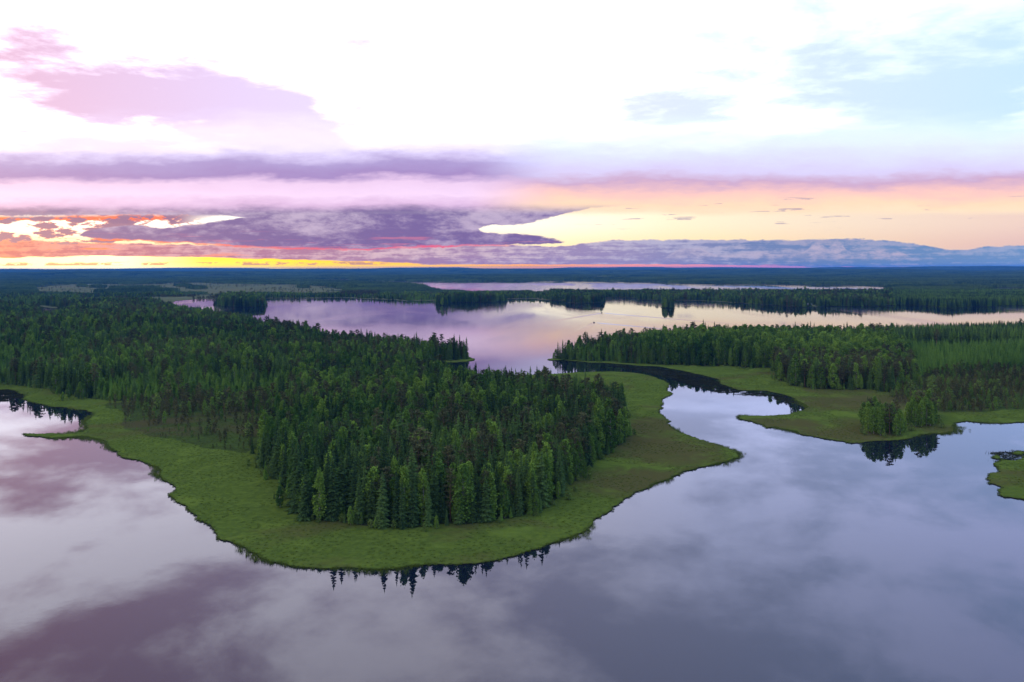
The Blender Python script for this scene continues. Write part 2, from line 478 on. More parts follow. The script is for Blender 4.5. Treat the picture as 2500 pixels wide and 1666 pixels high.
centre = c6((250, 878), (330, 858), (395, 838), (400, 822), (370, 790), (330, 775), (250, 750), (180, 728), (120, 710), (60, 685), (0, 665)) + \
    c5((2300, 650), (2255, 622), (2240, 600), (2258, 585), (2225, 565), (2195, 540), (2178, 515), (2188, 480), (2200, 450), (2215, 428), (2255, 412), (2250, 385), (2228, 378), (2250, 350), (2225, 318), (2170, 293),
       (2090, 270), (2000, 255), (1850, 247), (1700, 250), (1550, 258), (1400, 266)) + [(1260, 918), (1200, 919), (1150, 916), (1110, 905), (1060, 897), (1040, 892)] + \
    c5((640, 192), (720, 186), (800, 184), (870, 178), (920, 169)) + [(1148, 873), (1090, 871), (1030, 868), (930, 858), (830, 845), (740, 828), (650, 808), (590, 794), (535, 781), (450, 768), (395, 758), (368, 749)]
main_lake = ground(far_shore + right_north + right_south) + [p[1:] for p in around] + ground(pond + centre)

far_lake = ground([(735, 682.5), (800, 681.6), (850, 683.5), (890, 686.5), (975, 687.2), (1090, 687.8), (1250, 687.2), (1340, 686.2), (1480, 687), (1600, 689), (1660, 692.5), (1740, 693), (1860, 694), (1945, 695.5), (2080, 696.5), (2170, 698.5),
                   (2185, 706), (2130, 714), (1980, 716.5), (1800, 717), (1660, 716), (1500, 714), (1300, 714), (1150, 715), (1080, 710), (1040, 700), (975, 693.5), (880, 690), (790, 686.5)])
inlet = ground([(-300, 741), (0, 744), (80, 748), (150, 753), (170, 764), (150, 777), (118, 783), (104, 776), (100, 766), (60, 755), (0, 750), (-300, 748)])
strip_a = ground([(2225, 694.3), (2320, 694.6), (2315, 703), (2235, 702.5)])
strip_b = ground([(2328, 693.6), (2420, 693.4), (2620, 694.5), (2620, 700), (2420, 700), (2330, 700)])
strip_c_ = ground([(2395, 702.5), (2560, 702.5), (2600, 712), (2480, 717), (2400, 714)])
WATERS = [(main_lake, 'lake'), (far_lake, 'far'), (inlet, 'inlet'), (strip_a, 'far'), (strip_b, 'far'), (strip_c_, 'far')]

# islands
island_a = ground(c1((1500, 600), (1560, 594), (1700, 596), (1800, 604), (1816, 622), (1812, 640), (1740, 645), (1600, 644), (1515, 634), (1498, 618)))
island_b = ground(c2((655, 612), (700, 600), (900, 597), (1100, 597), (1138, 601), (1130, 608), (1000, 611), (800, 614), (745, 620), (735, 633), (700, 634), (665, 626)))
island_c = ground(c2((1540, 603), (1600, 598), (1750, 598), (1812, 603), (1795, 611), (1700, 618), (1600, 618), (1550, 612)))
islet = ground(c2((2196, 646), (2210, 643), (2270, 643), (2284, 647), (2272, 652), (2215, 652)))
spit_dot = ground(c2((1975, 604), (1998, 603), (2000, 606), (1980, 607)))
tuft_a = ground([(2410, 1170), (2425, 1132), (2445, 1124), (2470, 1126), (2500, 1116), (2600, 1110), (2700, 1150), (2600, 1230), (2450, 1215)])
tuft_b = ground([(2470, 1106), (2484, 1102), (2498, 1105), (2495, 1111), (2478, 1111)])
tuft_c = ground([(2424, 1115), (2434, 1112), (2440, 1116), (2446, 1121), (2430, 1121)])
ISLANDS = [island_a, island_b, island_c, islet, spit_dot, tuft_a, tuft_b, tuft_c]


def fractal(poly, amp=0.10):
    """subdivide and roughen an outline; steps grow with distance"""
    out = []
    nn = len(poly)
    for i in range(nn):
        a, b_ = poly[i], poly[(i + 1) % nn]

        def rec(p, q, lvl):
            L = math.dist(p, q)
            dd = 0.5 * (math.hypot(*p) + math.hypot(*q))
            if L < max(2.2, dd / 170.0) or lvl > 9 or L > 6000:
                out.append(p)
                return
            kx = random.uniform(-amp, amp) * min(L, 60 if dd < 1200 else 400)
            mx_ = ((p[0] + q[0]) / 2 - (q[1] - p[1]) / L * kx, (p[1] + q[1]) / 2 + (q[0] - p[0]) / L * kx * (1.0 if dd < 1200 else 0.6))
            rec(p, mx_, lvl + 1)
            rec(mx_, q, lvl + 1)
        rec(a, b_, 0)
    return out


def inside(P_, poly):
    x, y = P_[:, 0], P_[:, 1]
    q = np.asarray(poly)
    r = np.zeros(len(P_), bool)
    x0, y0 = q.min(0)
    x1, y1 = q.max(0)
    s = np.where((x >= x0) & (x <= x1) & (y >= y0) & (y <= y1))[0]
    if len(s) == 0:
        return r
    xs, ys = x[s], y[s]
    rr = np.zeros(len(s), bool)
    for i in range(len(q)):
        xa, ya = q[i]
        xb, yb = q[(i + 1) % len(q)]
        if ya == yb:
            continue
        c = ((ya > ys) != (yb > ys)) & (xs < (xb - xa) * (ys - ya) / (yb - ya) + xa)
        rr ^= c
    r[s] = rr
    return r


def edge_dist(P_, poly):
    q = np.asarray(poly)
    best = np.full(len(P_), 1e9)
    for i in range(len(q)):
        a, b_ = q[i], q[(i + 1) % len(q)]
        ab = b_ - a
        l2 = float(ab @ ab)
        if l2 == 0:
            continue
        t = np.clip(((P_ - a) @ ab) / l2, 0, 1)
        d = np.hypot(P_[:, 0] - a[0] - t * ab[0], P_[:, 1] - a[1] - t * ab[1])
        best = np.minimum(best, d)
    return best


waters_f = [fractal(w) for w, _ in WATERS]
islands_f = [fractal(w, 0.14) for w in ISLANDS]


def is_land(P_):
    w = np.zeros(len(P_), bool)
    for q in waters_f:
        w |= inside(P_, q)
    for q in islands_f:
        w &= ~inside(P_, q)
    return ~w


def shore_dist(P_):
    d = np.full(len(P_), 1e9)
    for (w, _) in WATERS:
        d = np.minimum(d, edge_dist(P_, w))
    for w in ISLANDS:
        d = np.minimum(d, edge_dist(P_, w))
    return d


# open ground (no forest) given by where the ground shows
NEAR_F = [ground([(-900, 690), (-900, 925), (0, 938), (71, 944), (143, 962), (214, 973), (286, 980), (357, 978), (500, 975), (643, 979), (714, 1005), (690, 1050), (655, 1085), (640, 1115), (668, 1165), (700, 1215),
                  (800, 1275), (1000, 1290), (1200, 1275), (1340, 1235), (1395, 1180), (1437, 1131), (1488, 1092), (1492, 1040), (1519, 1013), (1465, 1002), (1365, 985), (1240, 970), (1160, 958), (1090, 944), (1045, 925), (1010, 900),
                  (1035, 886), (1060, 882), (1130, 879), (1146, 876), (1090, 868), (1030, 840), (1030, 690)]),
          ground([(1350, 800), (1356, 876), (1419, 882), (1580, 890), (1660, 893), (1767, 897), (1880, 903), (1893, 927), (1928, 943), (1981, 951), (2106, 952), (2178, 962), (2235, 935), (2215, 880), (2180, 858), (3400, 852), (3400, 700), (1350, 700)])]
PLANT = ground([(2180, 858), (3400, 854), (3400, 900), (2420, 902), (2300, 912), (2232, 930), (2215, 880)])
BOGR = ground([(2180, 966), (2235, 938), (2300, 914), (2420, 903), (3400, 900), (3400, 1000), (2420, 1006), (2300, 1008), (2240, 996), (2190, 985)])
BOGL = ground([(262, 985), (357, 979), (500, 976), (643, 980), (714, 1006), (688, 1052), (650, 1088), (600, 1108), (540, 1100), (470, 1086), (400, 1072), (350, 1055), (300, 1030), (268, 1000)])
GROVE1 = ground([(2108, 1044), (2125, 1030), (2165, 1030), (2192, 1040), (2198, 1056), (2185, 1066), (2150, 1064), (2118, 1056)])
GROVE2 = ground([(2222, 1024), (2240, 1010), (2275, 1010), (2288, 1030), (2270, 1044), (2225, 1043)])
FAR_OPEN = [ground(c1((230, 510), (330, 492), (560, 488), (760, 488), (900, 492), (1180, 480), (1350, 478), (1560, 486), (1800, 490), (2000, 492), (2200, 500), (2353, 520), (2353, 560), (2100, 562), (1830, 556), (1650, 560),
                      (1400, 572), (1250, 572), (1420, 552), (1200, 550), (900, 556), (620, 560), (260, 552))),
            ground(c1((450, 600), (620, 580), (900, 578), (1300, 572), (1560, 570), (1500, 588), (1330, 592), (1200, 602), (1110, 617), (1000, 616), (800, 614), (620, 612))),
            ground(c2((0, 548), (150, 540), (270, 542), (275, 574), (120, 578), (0, 574))), ground(c2((600, 548), (760, 540), (770, 562), (640, 572))),
            ground(c2((1300, 540), (1400, 538), (1400, 550), (1310, 552))),
            ground(c1((0, 622), (200, 628), (420, 645), (400, 655), (180, 640), (0, 634))),
            ground([(1958, 748.5), (1975, 743), (1995, 744), (2000, 750)]),
            ground([(1340, 680), (1560, 679.5), (1600, 681), (1340, 682)]), ground([(420, 668), (560, 669), (520, 671.5), (430, 671)])]

NEAR_F = [fractal(q, 0.17) for q in NEAR_F]
PLANT, BOGR, BOGL = fractal(PLANT, .12), fractal(BOGR, .17), fractal(BOGL, .17)


def tree_class(P_):
    """0 open, 1 forest, 2 plantation, 3 bog right, 4 bog left, 5 groves"""
    d = P_[:, 1]
    cls = np.zeros(len(P_), int)
    near = np.zeros(len(P_), bool)
    for q in NEAR_F:
        near |= inside(P_, q)
    cls[near] = 1
    farther = (d > 1150)
    cls[farther] = 1
    for q in FAR_OPEN:
        cls[inside(P_, q) & farther] = 0
    for i, q in ((2, PLANT), (3, BOGR), (4, BOGL), (5, GROVE1), (5, GROVE2)):
        cls[inside(P_, q)] = i
    return cls


def vnoise(x, y, seed=0):
    """smooth value noise"""
    xi, yi = np.floor(x).astype(int), np.floor(y).astype(int)
    xf, yf = x - xi, y - yi

    def h(a, b_):
        v = np.sin(a * 127.1 + b_ * 311.7 + seed * 74.7) * 43758.5453
        return v - np.floor(v)
    sx, sy = xf * xf * (3 - 2 * xf), yf * yf * (3 - 2 * yf)
    return (h(xi, yi) * (1 - sx) + h(xi + 1, yi) * sx) * (1 - sy) + (h(xi, yi + 1) * (1 - sx) + h(xi + 1, yi + 1) * sx) * sy


def hill(x, y, sd, opn):
    """height of the land above its waterline"""
    d = np.hypot(x, y)
    nz = 0.6 * vnoise(x / 260, y / 260, 1) + 0.4 * vnoise(x / 110, y / 110, 2)
    big = 0.65 * vnoise(x / 2600 + 3, y / 2600, 5) + 0.35 * vnoise(x / 900, y / 900, 6)
    h = np.clip(sd / np.interp(d, [0, 900, 1500], [90, 140, 260]), 0, 1) * np.clip((nz - .25) * 1.8, 0, 1) * np.interp(d, [0, 700, 950, 1500, 2300, 3000, 5000], [0, 1.2, 8, 20, 7, 1, 1])
    h = h + np.clip((d - 5200) / 3000, 0, 1) * np.clip(sd / 400, 0, 1) * np.clip((big - .25) * 1.9, 0.05, 1) * np.interp(d, [5000, 8000, 14000, 22000, 27000], [4, 34, 64, 94, 107])
    h = np.where(opn, h * 0.12, h)
    return h + 0.35


# ------------------------------------------------------------------ ground sheet
def add_poly(verts, edges, poly):
    s = len(verts)
    verts += [Vector(p) for p in poly]
    edges += [(s + i, s + (i + 1) % len(poly)) for i in range(len(poly))]


verts, edges = [], []
BX = 32000.0
outer = [(-BX, -3000), (BX, -3000), (BX, 30000), (-BX, 30000)]
add_poly(verts, edges, outer)
for q in waters_f + islands_f:
    add_poly(verts, edges, q)
for q in NEAR_F + [PLANT, BOGR, BOGL]:
    add_poly(verts, edges, q)
rows = []
d = 160.0
while d < 29500:
    stepd = max(14, d * 0.05)
    nx = int(1.6 * d / stepd)
    xs = (np.arange(nx) - nx / 2 + rng.random(nx) * 0.8) * stepd
    rows.append(np.stack([xs, d + rng.random(nx) * stepd * 0.8], 1))
    d += stepd
ipts = np.concatenate(rows)
isd = shore_dist(ipts)
ipts = ipts[isd > np.maximum(4, ipts[:, 1] / 150)]
verts += [Vector(p) for p in ipts.tolist()]
cv, ce, cf, _, _, _ = geometry.delaunay_2d_cdt(verts, edges, [], 0, 1e-4)
cv = np.array([tuple(v) for v in cv])
tri = np.array([f for f in cf if len(f) == 3])
cen = cv[tri].mean(1)
keep = is_land(cen)
tri = tri[keep]
cen = cen[keep]
cls_c = tree_class(cen)
cls_v = tree_class(cv)
sd_v = shore_dist(cv)
onshore = np.zeros(len(cv), bool)
key = {}
for q in waters_f + islands_f:
    for p in q:
        key[(round(p[0], 1), round(p[1], 1))] = 1
for i, p in enumerate(cv):
    if (round(p[0], 1), round(p[1], 1)) in key:
        onshore[i] = True
zz = hill(cv[:, 0], cv[:, 1], sd_v, (cls_v == 0) | (cls_v > 2))
zz[onshore] = 0.35
co = np.column_stack([cv, zz])
# banks: boundary edges of the land reach down below the water
cnt = {}
for t in tri:
    for a, b_ in ((t[0], t[1]), (t[1], t[2]), (t[2], t[0])):
        e = (min(a, b_), max(a, b_))
        cnt[e] = cnt.get(e, 0) + 1
bverts, bfaces = [], []
for (a, b_), c in cnt.items():
    if c == 1 and onshore[a] and onshore[b_]:
        i = len(bverts)
        bverts += [tuple(co[a]), tuple(co[b_]), (co[b_][0], co[b_][1], -1.2), (co[a][0], co[a][1], -1.2)]
        bfaces.append((i, i + 1, i + 2, i + 3))


def mesh_obj(name, vs, fs, mats, parent=None, smooth=False, link=True):
    me = bpy.data.meshes.new(name)
    me.from_pydata([tuple(v) for v in vs], [], [tuple(int(i) for i in f) for f in fs])
    for mm in (mats if isinstance(mats, list) else [mats]):
        me.materials.append(mm)
    if smooth:
        me.polygons.foreach_set('use_smooth', [True] * len(me.polygons))
    me.update()
    o = bpy.data.objects.new(name, me)
    if link:
        COL.objects.link(o)
    if parent:
        o.parent = parent
    return o


all_v = [tuple(v) for v in co] + bverts
off = len(co)
all_f = [tuple(t) for t in tri] + [tuple(i + off for i in f) for f in bfaces]
gr = mesh_obj('ground', all_v, all_f, [M['meadow'], M['forest_floor'], M['far_bog'], M['bank'], M['bog']])
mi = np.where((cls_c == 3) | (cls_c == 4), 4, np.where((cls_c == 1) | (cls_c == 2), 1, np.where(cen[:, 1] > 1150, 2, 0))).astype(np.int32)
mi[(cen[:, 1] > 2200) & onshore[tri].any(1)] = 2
mi = np.concatenate([mi, np.full(len(bfaces), 3, np.int32)])
gr.data.polygons.foreach_set('material_index', mi)
gr['kind'] = 'structure'
bvh = BVHTree.FromPolygons(all_v, [tuple(int(i) for i in t) for t in tri])


def zat(x, y, default=0.3):
    h = bvh.ray_cast(Vector((x, y, 900)), Vector((0, 0, -1)))
    return h[0].z if h[0] else default


wa = mesh_obj('water', [(-BX, -3000, 0), (BX, -3000, 0), (BX, 29000, 0), (-BX, 29000, 0)], [(0, 1, 2, 3)], M['water'])
wa['kind'] = 'structure'


# ------------------------------------------------------------------ tree meshes
def tube(vs, fs, p0, p1, r0, r1, n=5):
    p0, p1 = Vector(p0), Vector(p1)
    ax = (p1 - p0).normalized()
    a = ax.orthogonal().normalized()
    b_ = ax.cross(a)
    i = len(vs)
    for p, r in ((p0, r0), (p1, r1)):
        for j in range(n):
            t = 2 * math.pi * j / n
            vs.append(tuple(p + a * (r * math.cos(t)) + b_ * (r * math.sin(t))))
    for j in range(n):
        fs.append((i + j, i + (j + 1) % n, i + n + (j + 1) % n, i + n + j))


def leafq(vs, fs, c, s, rs):
    d1 = Vector((rs.uniform(-1, 1), rs.uniform(-1, 1), rs.uniform(-.7, .7))).normalized()
    d2 = d1.cross(Vector((rs.uniform(-1, 1), rs.uniform(-1, 1), rs.uniform(-1, 1)))).normalized()
    i = len(vs)
    s2 = s * rs.uniform(0.5, 0.9)
    c = Vector(c)
    vs += [tuple(c - d1 * s), tuple(c + d2 * s2), tuple(c + d1 * s), tuple(c - d2 * s2)]
    fs.append((i, i + 1, i + 2, i + 3))


def spruce(seed, h=20.0, rad=2.7, lv=27, full=1.0, base=0.06):
    rs = random.Random(seed)
    cvs, cfs, tv, tf = [], [], [], []
    tube(tv, tf, (0, 0, -1.0), (0, 0, h * 0.5), 0.20, 0.12)
    tube(tv, tf, (0, 0, h * 0.5), (0, 0, h * 0.98), 0.12, 0.02)
    skew = [rs.uniform(0.75, 1.2) for _ in range(8)]
    for l in range(lv):
        t = l / (lv - 1)
        z = h * (base + (0.985 - base) * t)
        r = rad * ((1 - t) ** 0.75) * rs.uniform(0.78, 1.12) + 0.15
        nb = max(3, int((9 - 4 * t) * full))
        a0 = rs.uniform(0, 6.28)
        for b_ in range(nb):
            a = a0 + 6.283 * b_ / nb + rs.uniform(-.3, .3)
            rr = r * rs.uniform(0.7, 1.15) * skew[int(a * 8 / 6.283) % 8]
            z0 = z + rs.uniform(-.3, .3)
            droop = rr * rs.uniform(0.18, 0.5) * (1 - 0.9 * t)
            for off_ in (-0.34, 0, 0.34):
                L = rr * (1.0 if off_ == 0 else rs.uniform(.6, .9))
                aa = a + off_
                s = rr * 0.12
                ca, sa = math.cos(aa), math.sin(aa)
                w = 0.16 * L + 0.14
                mpx, mpy, mz = ca * L * .55, sa * L * .55, z0 - droop * .4 + rs.uniform(-.1, .1)
                i = len(cvs)
                cvs += [(0, 0, z0 + .12), (mpx - sa * w, mpy + ca * w, mz - .25), (ca * L, sa * L, z0 - droop - (0 if off_ else .1)), (mpx + sa * w, mpy - ca * w, mz - .25), (mpx, mpy, mz + .1)]
                cfs += [(i, i + 1, i + 4), (i + 1, i + 2, i + 4), (i + 2, i + 3, i + 4), (i + 3, i, i + 4)]
    tube(cvs, cfs, (0, 0, h * .95), (0, 0, h * 1.02), .10, .02, 4)
    return (cvs, cfs), (tv, tf)


def birch(seed, h=20.0, rad=2.7, clumps=70, lq=20, base=0.18, ls=0.34, top=1.0):
    rs = random.Random(seed)
    cvs, cfs, tv, tf = [], [], [], []
    bend = rs.uniform(-.4, .4)
    tube(tv, tf, (0, 0, -1), (bend, 0, h * 0.45), 0.17, 0.12)
    tube(tv, tf, (bend, 0, h * 0.45), (0, bend, h * 0.93), 0.12, 0.02)
    for c in range(clumps):
        t = rs.random() ** 0.9
        z = h * (base + (0.97 - base) * t)
        prof = (math.sin(math.pi * min(1, (t ** 0.78 * 0.86 + 0.11))) ** 0.85)
        prof = max(prof, 0.12)
        a = rs.uniform(0, 6.283)
        rr = rad * prof * (0.45 + 0.55 * rs.random() ** 0.5) * rs.uniform(.75, 1.1)
        cx, cy = math.cos(a) * rr * .85, math.sin(a) * rr * .85
        cr = rs.uniform(.45, .95) * (rad / 2.7)
        tube(tv, tf, (bend * .5, 0, z - h * 0.06), (cx, cy, z), .05, .015, 3)
        for _ in range(lq):
            dx, dy, dz = rs.gauss(0, .55) * cr, rs.gauss(0, .55) * cr, rs.gauss(0, .7) * cr
            leafq(cvs, cfs, (cx + dx, cy + dy, z + dz - .15 * (dx * dx + dy * dy)), ls * rs.uniform(.6, 1.2), rs)
    return (cvs, cfs), (tv, tf)


def pine(seed, h=21.0, rad=2.5, start=0.5, nc=16, lq=42, ls=0.34):
    rs = random.Random(seed)
    cvs, cfs, tv, tf = [], [], [], []
    bx = rs.uniform(-.5, .5)
    tube(tv, tf, (0, 0, -1), (bx, 0, h * .5), .22, .15)
    tube(tv, tf, (bx, 0, h * .5), (bx * .5, 0, h * .96), .15, .03)
    for c in range(nc):
        t = (c + rs.random()) / nc
        z = h * (start + (0.97 - start) * t)
        r = rad * math.sin(math.pi * (0.22 + 0.70 * t)) * rs.uniform(.35, 1.0)
        a = c * 2.4 + rs.uniform(-.5, .5)
        cx, cy = math.cos(a) * r + bx * .6, math.sin(a) * r
        tube(tv, tf, (bx * .7, 0, z - .7), (cx, cy, z), .07, .03, 3)
        cr = rs.uniform(.6, 1.05)
        for _ in range(lq):
            leafq(cvs, cfs, (cx + rs.gauss(0, .6) * cr, cy + rs.gauss(0, .6) * cr, z + rs.gauss(0, .3) * cr), ls * rs.uniform(.6, 1.2), rs)
    return (cvs, cfs), (tv, tf)


def shrub(seed, h=3.0):
    rs = random.Random(seed)
    cvs, cfs, tv, tf = [], [], [], []
    for s in range(4):
        a = rs.uniform(0, 6.28)
        tube(tv, tf, (0, 0, -.2), (math.cos(a) * h * .25, math.sin(a) * h * .25, h * .8), .05, .02, 3)
    for _ in range(230):
        a, t = rs.uniform(0, 6.28), rs.random()
        r = h * .36 * math.sin(math.pi * (0.2 + .75 * t)) * rs.random() ** .5
        leafq(cvs, cfs, (math.cos(a) * r, math.sin(a) * r, h * (0.05 + .95 * t)), .2 * rs.uniform(.6, 1.3), rs)
    return (cvs, cfs), (tv, tf)


LIB = {}


def lib(kind, i, geo_, leafm, barkm):
    (cvs, cfs), (tv, tf) = geo_
    crown = bpy.data.meshes.new('crown')
    crown.from_pydata(cvs, [], cfs)
    crown.materials.append(leafm)
    trunk = bpy.data.meshes.new('trunk')
    trunk.from_pydata(tv, [], tf)
    trunk.materials.append(barkm)
    both = bpy.data.meshes.new(kind)
    both.from_pydata(cvs + tv, [], cfs + [tuple(k_ + len(cvs) for k_ in f) for f in tf])
    both.materials.append(leafm)
    both.materials.append(barkm)
    both.polygons.foreach_set('material_index', [0] * len(cfs) + [1] * len(tf))
    LIB.setdefault(kind, []).append((crown, trunk, both))


for i in range(5):
    lib('spruce_tree', i, spruce(100 + i, rad=2.9 + .25 * i, lv=26 + i, base=.03), M['spruce'], M['bark'])
    lib('birch_tree', i, birch(200 + i, rad=2.9 + .2 * i, clumps=84 + 6 * i, lq=24, base=.08, ls=.42), M['birch'], M['birchbark'])
    lib('pine_tree', i, pine(300 + i, start=0.26 + .07 * i, rad=2.9, nc=20, lq=44, ls=.40), M['pine'], M['pinebark'])
for i in range(3):
    lib('young_spruce', i, spruce(400 + i, rad=3.5, lv=20, base=.02), M['young'], M['bark'])
    lib('bog_pine', i, pine(500 + i, h=20, rad=3.4, start=0.08, nc=18, lq=26, ls=.9), M['dwarf'], M['pinebark'])
    lib('shrub', i, shrub(600 + i), M['shrub'], M['bark'])
KINDS = ['spruce_tree', 'birch_tree', 'pine_tree', 'young_spruce', 'bog_pine', 'shrub']

# light, few-faced clusters for the far woods
def simple_tree(vs, fs, x, y, h, r, conic, rs):
    lv = 4 if conic else 3
    for l in range(lv):
        t = l / lv
        if conic:
            zb, zt, rr = h * (0.08 + .86 * t), h * (0.08 + .86 * t + .42), r * (1 - t * .8)
            zt = min(zt, h)
        else:
            zb, zt, rr = h * (.15 + .26 * t), h * (.15 + .26 * t + .36), r * (0.85, 1.0, .6)[l]
        i = len(vs)
        a0 = rs.uniform(0, 6)
        for j in range(5):
            a = a0 + j * 1.2566
            q = rr * rs.uniform(.65, 1.15)
            vs.append((x + math.cos(a) * q, y + math.sin(a) * q, zb + rs.uniform(-.6, .6)))
        vs.append((x + rs.uniform(-.3, .3), y + rs.uniform(-.3, .3), zt))
        for j in range(5):
            fs.append((i + j, i + (j + 1) % 5, i + 5))


def cluster(seed, size, ntree, conic_share, hh):
    rs = random.Random(seed)
    vs, fs = [], []
    for _ in range(ntree):
        conic = rs.random() < conic_share
        h = hh * rs.uniform(.75, 1.12)
        simple_tree(vs, fs, rs.uniform(-.5, .5) * size, rs.uniform(-.5, .5) * size, h, (2.6 if conic else 3.4) * hh / 20, conic, rs)
    me = bpy.data.meshes.new('tree_cluster')
    me.from_pydata(vs, [], fs)
    me.materials.append(M['farwood'])
    return me


# ------------------------------------------------------------------ instancing by geometry nodes (for woods nobody could count)
def source_collection(name, meshes):
    c = bpy.data.collections.new(name)
    for i, me in enumerate(meshes):
        c.objects.link(bpy.data.objects.new('%s_%02d' % (name, i), me))
    return c


def gn_group(coll):
    g = bpy.data.node_groups.new('scatter_' + coll.name, 'GeometryNodeTree')
    g.interface.new_socket('Geometry', in_out='INPUT', socket_type='NodeSocketGeometry')
    g.interface.new_socket('Geometry', in_out='OUTPUT', socket_type='NodeSocketGeometry')
    gi, go = g.nodes.new('NodeGroupInput'), g.nodes.new('NodeGroupOutput')
    ci = g.nodes.new('GeometryNodeCollectionInfo')
    ci.inputs['Collection'].default_value = coll
    ci.inputs['Separate Children'].default_value = True
    ci.inputs['Reset Children'].default_value = True
    ip = g.nodes.new('GeometryNodeInstanceOnPoints')
    ip.inputs['Pick Instance'].default_value = True

    def attr(name, typ):
        a = g.nodes.new('GeometryNodeInputNamedAttribute')
        a.data_type = typ
        a.inputs['Name'].default_value = name
        return a.outputs['Attribute']
    g.links.new(gi.outputs[0], ip.inputs['Points'])
    g.links.new(ci.outputs[0], ip.inputs['Instance'])
    g.links.new(attr('pick', 'INT'), ip.inputs['Instance Index'])
    g.links.new(attr('turn', 'FLOAT_VECTOR'), ip.inputs['Rotation'])
    g.links.new(attr('size', 'FLOAT_VECTOR'), ip.inputs['Scale'])
    g.links.new(ip.outputs[0], go.inputs[0])
    return g


def scatter(name, label, cat, group_nt, pts, zs, picks, sizes, kind='stuff'):
    if len(pts) == 0:
        return
    me = bpy.data.meshes.new(name)
    me.from_pydata([(float(a[0]), float(a[1]), float(z)) for a, z in zip(pts, zs)], [], [])
    a = me.attributes.new('pick', 'INT', 'POINT')
    a.data.foreach_set('value', np.asarray(picks, np.int32))
    a = me.attributes.new('turn', 'FLOAT_VECTOR', 'POINT')
    t = np.zeros((len(pts), 3), np.float32)
    t[:, 2] = rng.random(len(pts)) * 6.283
    t[:, 0] = rng.normal(0, .02, len(pts))
    a.data.foreach_set('vector', t.ravel())
    a = me.attributes.new('size', 'FLOAT_VECTOR', 'POINT')
    a.data.foreach_set('vector', np.asarray(sizes, np.float32).ravel())
    o = bpy.data.objects.new(name, me)
    COL.objects.link(o)
    md = o.modifiers.new('scatter', 'NODES')
    md.node_group = group_nt
    o['label'] = label
    o['category'] = cat
    o['kind'] = kind
    return o


near_src, offs = [], {}
for kd in KINDS:
    offs[kd] = (len(near_src), len(LIB[kd]))
    near_src += [t[2] for t in LIB[kd]]
G_NEAR = gn_group(source_collection('near', near_src))
G_MID = gn_group(source_collection('mid', [cluster(700 + i, 24, 14, (.85, .7, .5, .9)[i], 19) for i in range(4)]))
G_FAR = gn_group(source_collection('far', [cluster(800 + i, 95, 90, (.8, .6, .7, .9)[i], 22) for i in range(4)]))


def jitter_grid(d0, d1, sp_, wide=0.74, marg=40):
    out = []
    y = d0
    while y < d1:
        w = wide * y + marg
        xs = np.arange(-w, w, sp_)
        out.append(np.stack([xs + rng.uniform(-.48, .48, len(xs)) * sp_, y + rng.uniform(-.48, .48, len(xs)) * sp_], 1))
        y += sp_
    return np.concatenate(out)


# ---- near and middle single trees, 150..2300 m
trees = []   # arrays: x, y, kind index, height, width factor, region
def stand(P_, cls):
    """kind, height, width for each point"""
    n_ = len(P_)
    x, y = P_[:, 0], P_[:, 1]
    r = rng.random(n_)
    s1 = vnoise(x / 75 + 9, y / 95, 11)
    s2 = vnoise(x / 40, y / 50 + 4, 12)
    kind = np.where(r < 0.52 + .5 * (s1 - .5), 0, np.where(r < .88 + .25 * (s2 - .5), 1, 2))
    young = (vnoise(x / 130 + 2, y / 70 + 8, 15) > 0.72) & (y > 750) & (rng.random(n_) < .8)
    kind = np.where(young & (kind != 2), 3, kind)
    h = rng.normal(17.8, 3.4, n_) + 6 * (s1 - .5)
    h = np.where(kind == 2, h + 1.0, h)
    h = np.where(kind == 1, h - 1.5, h)
    h = np.where(young, h * .72, h)
    return kind, h


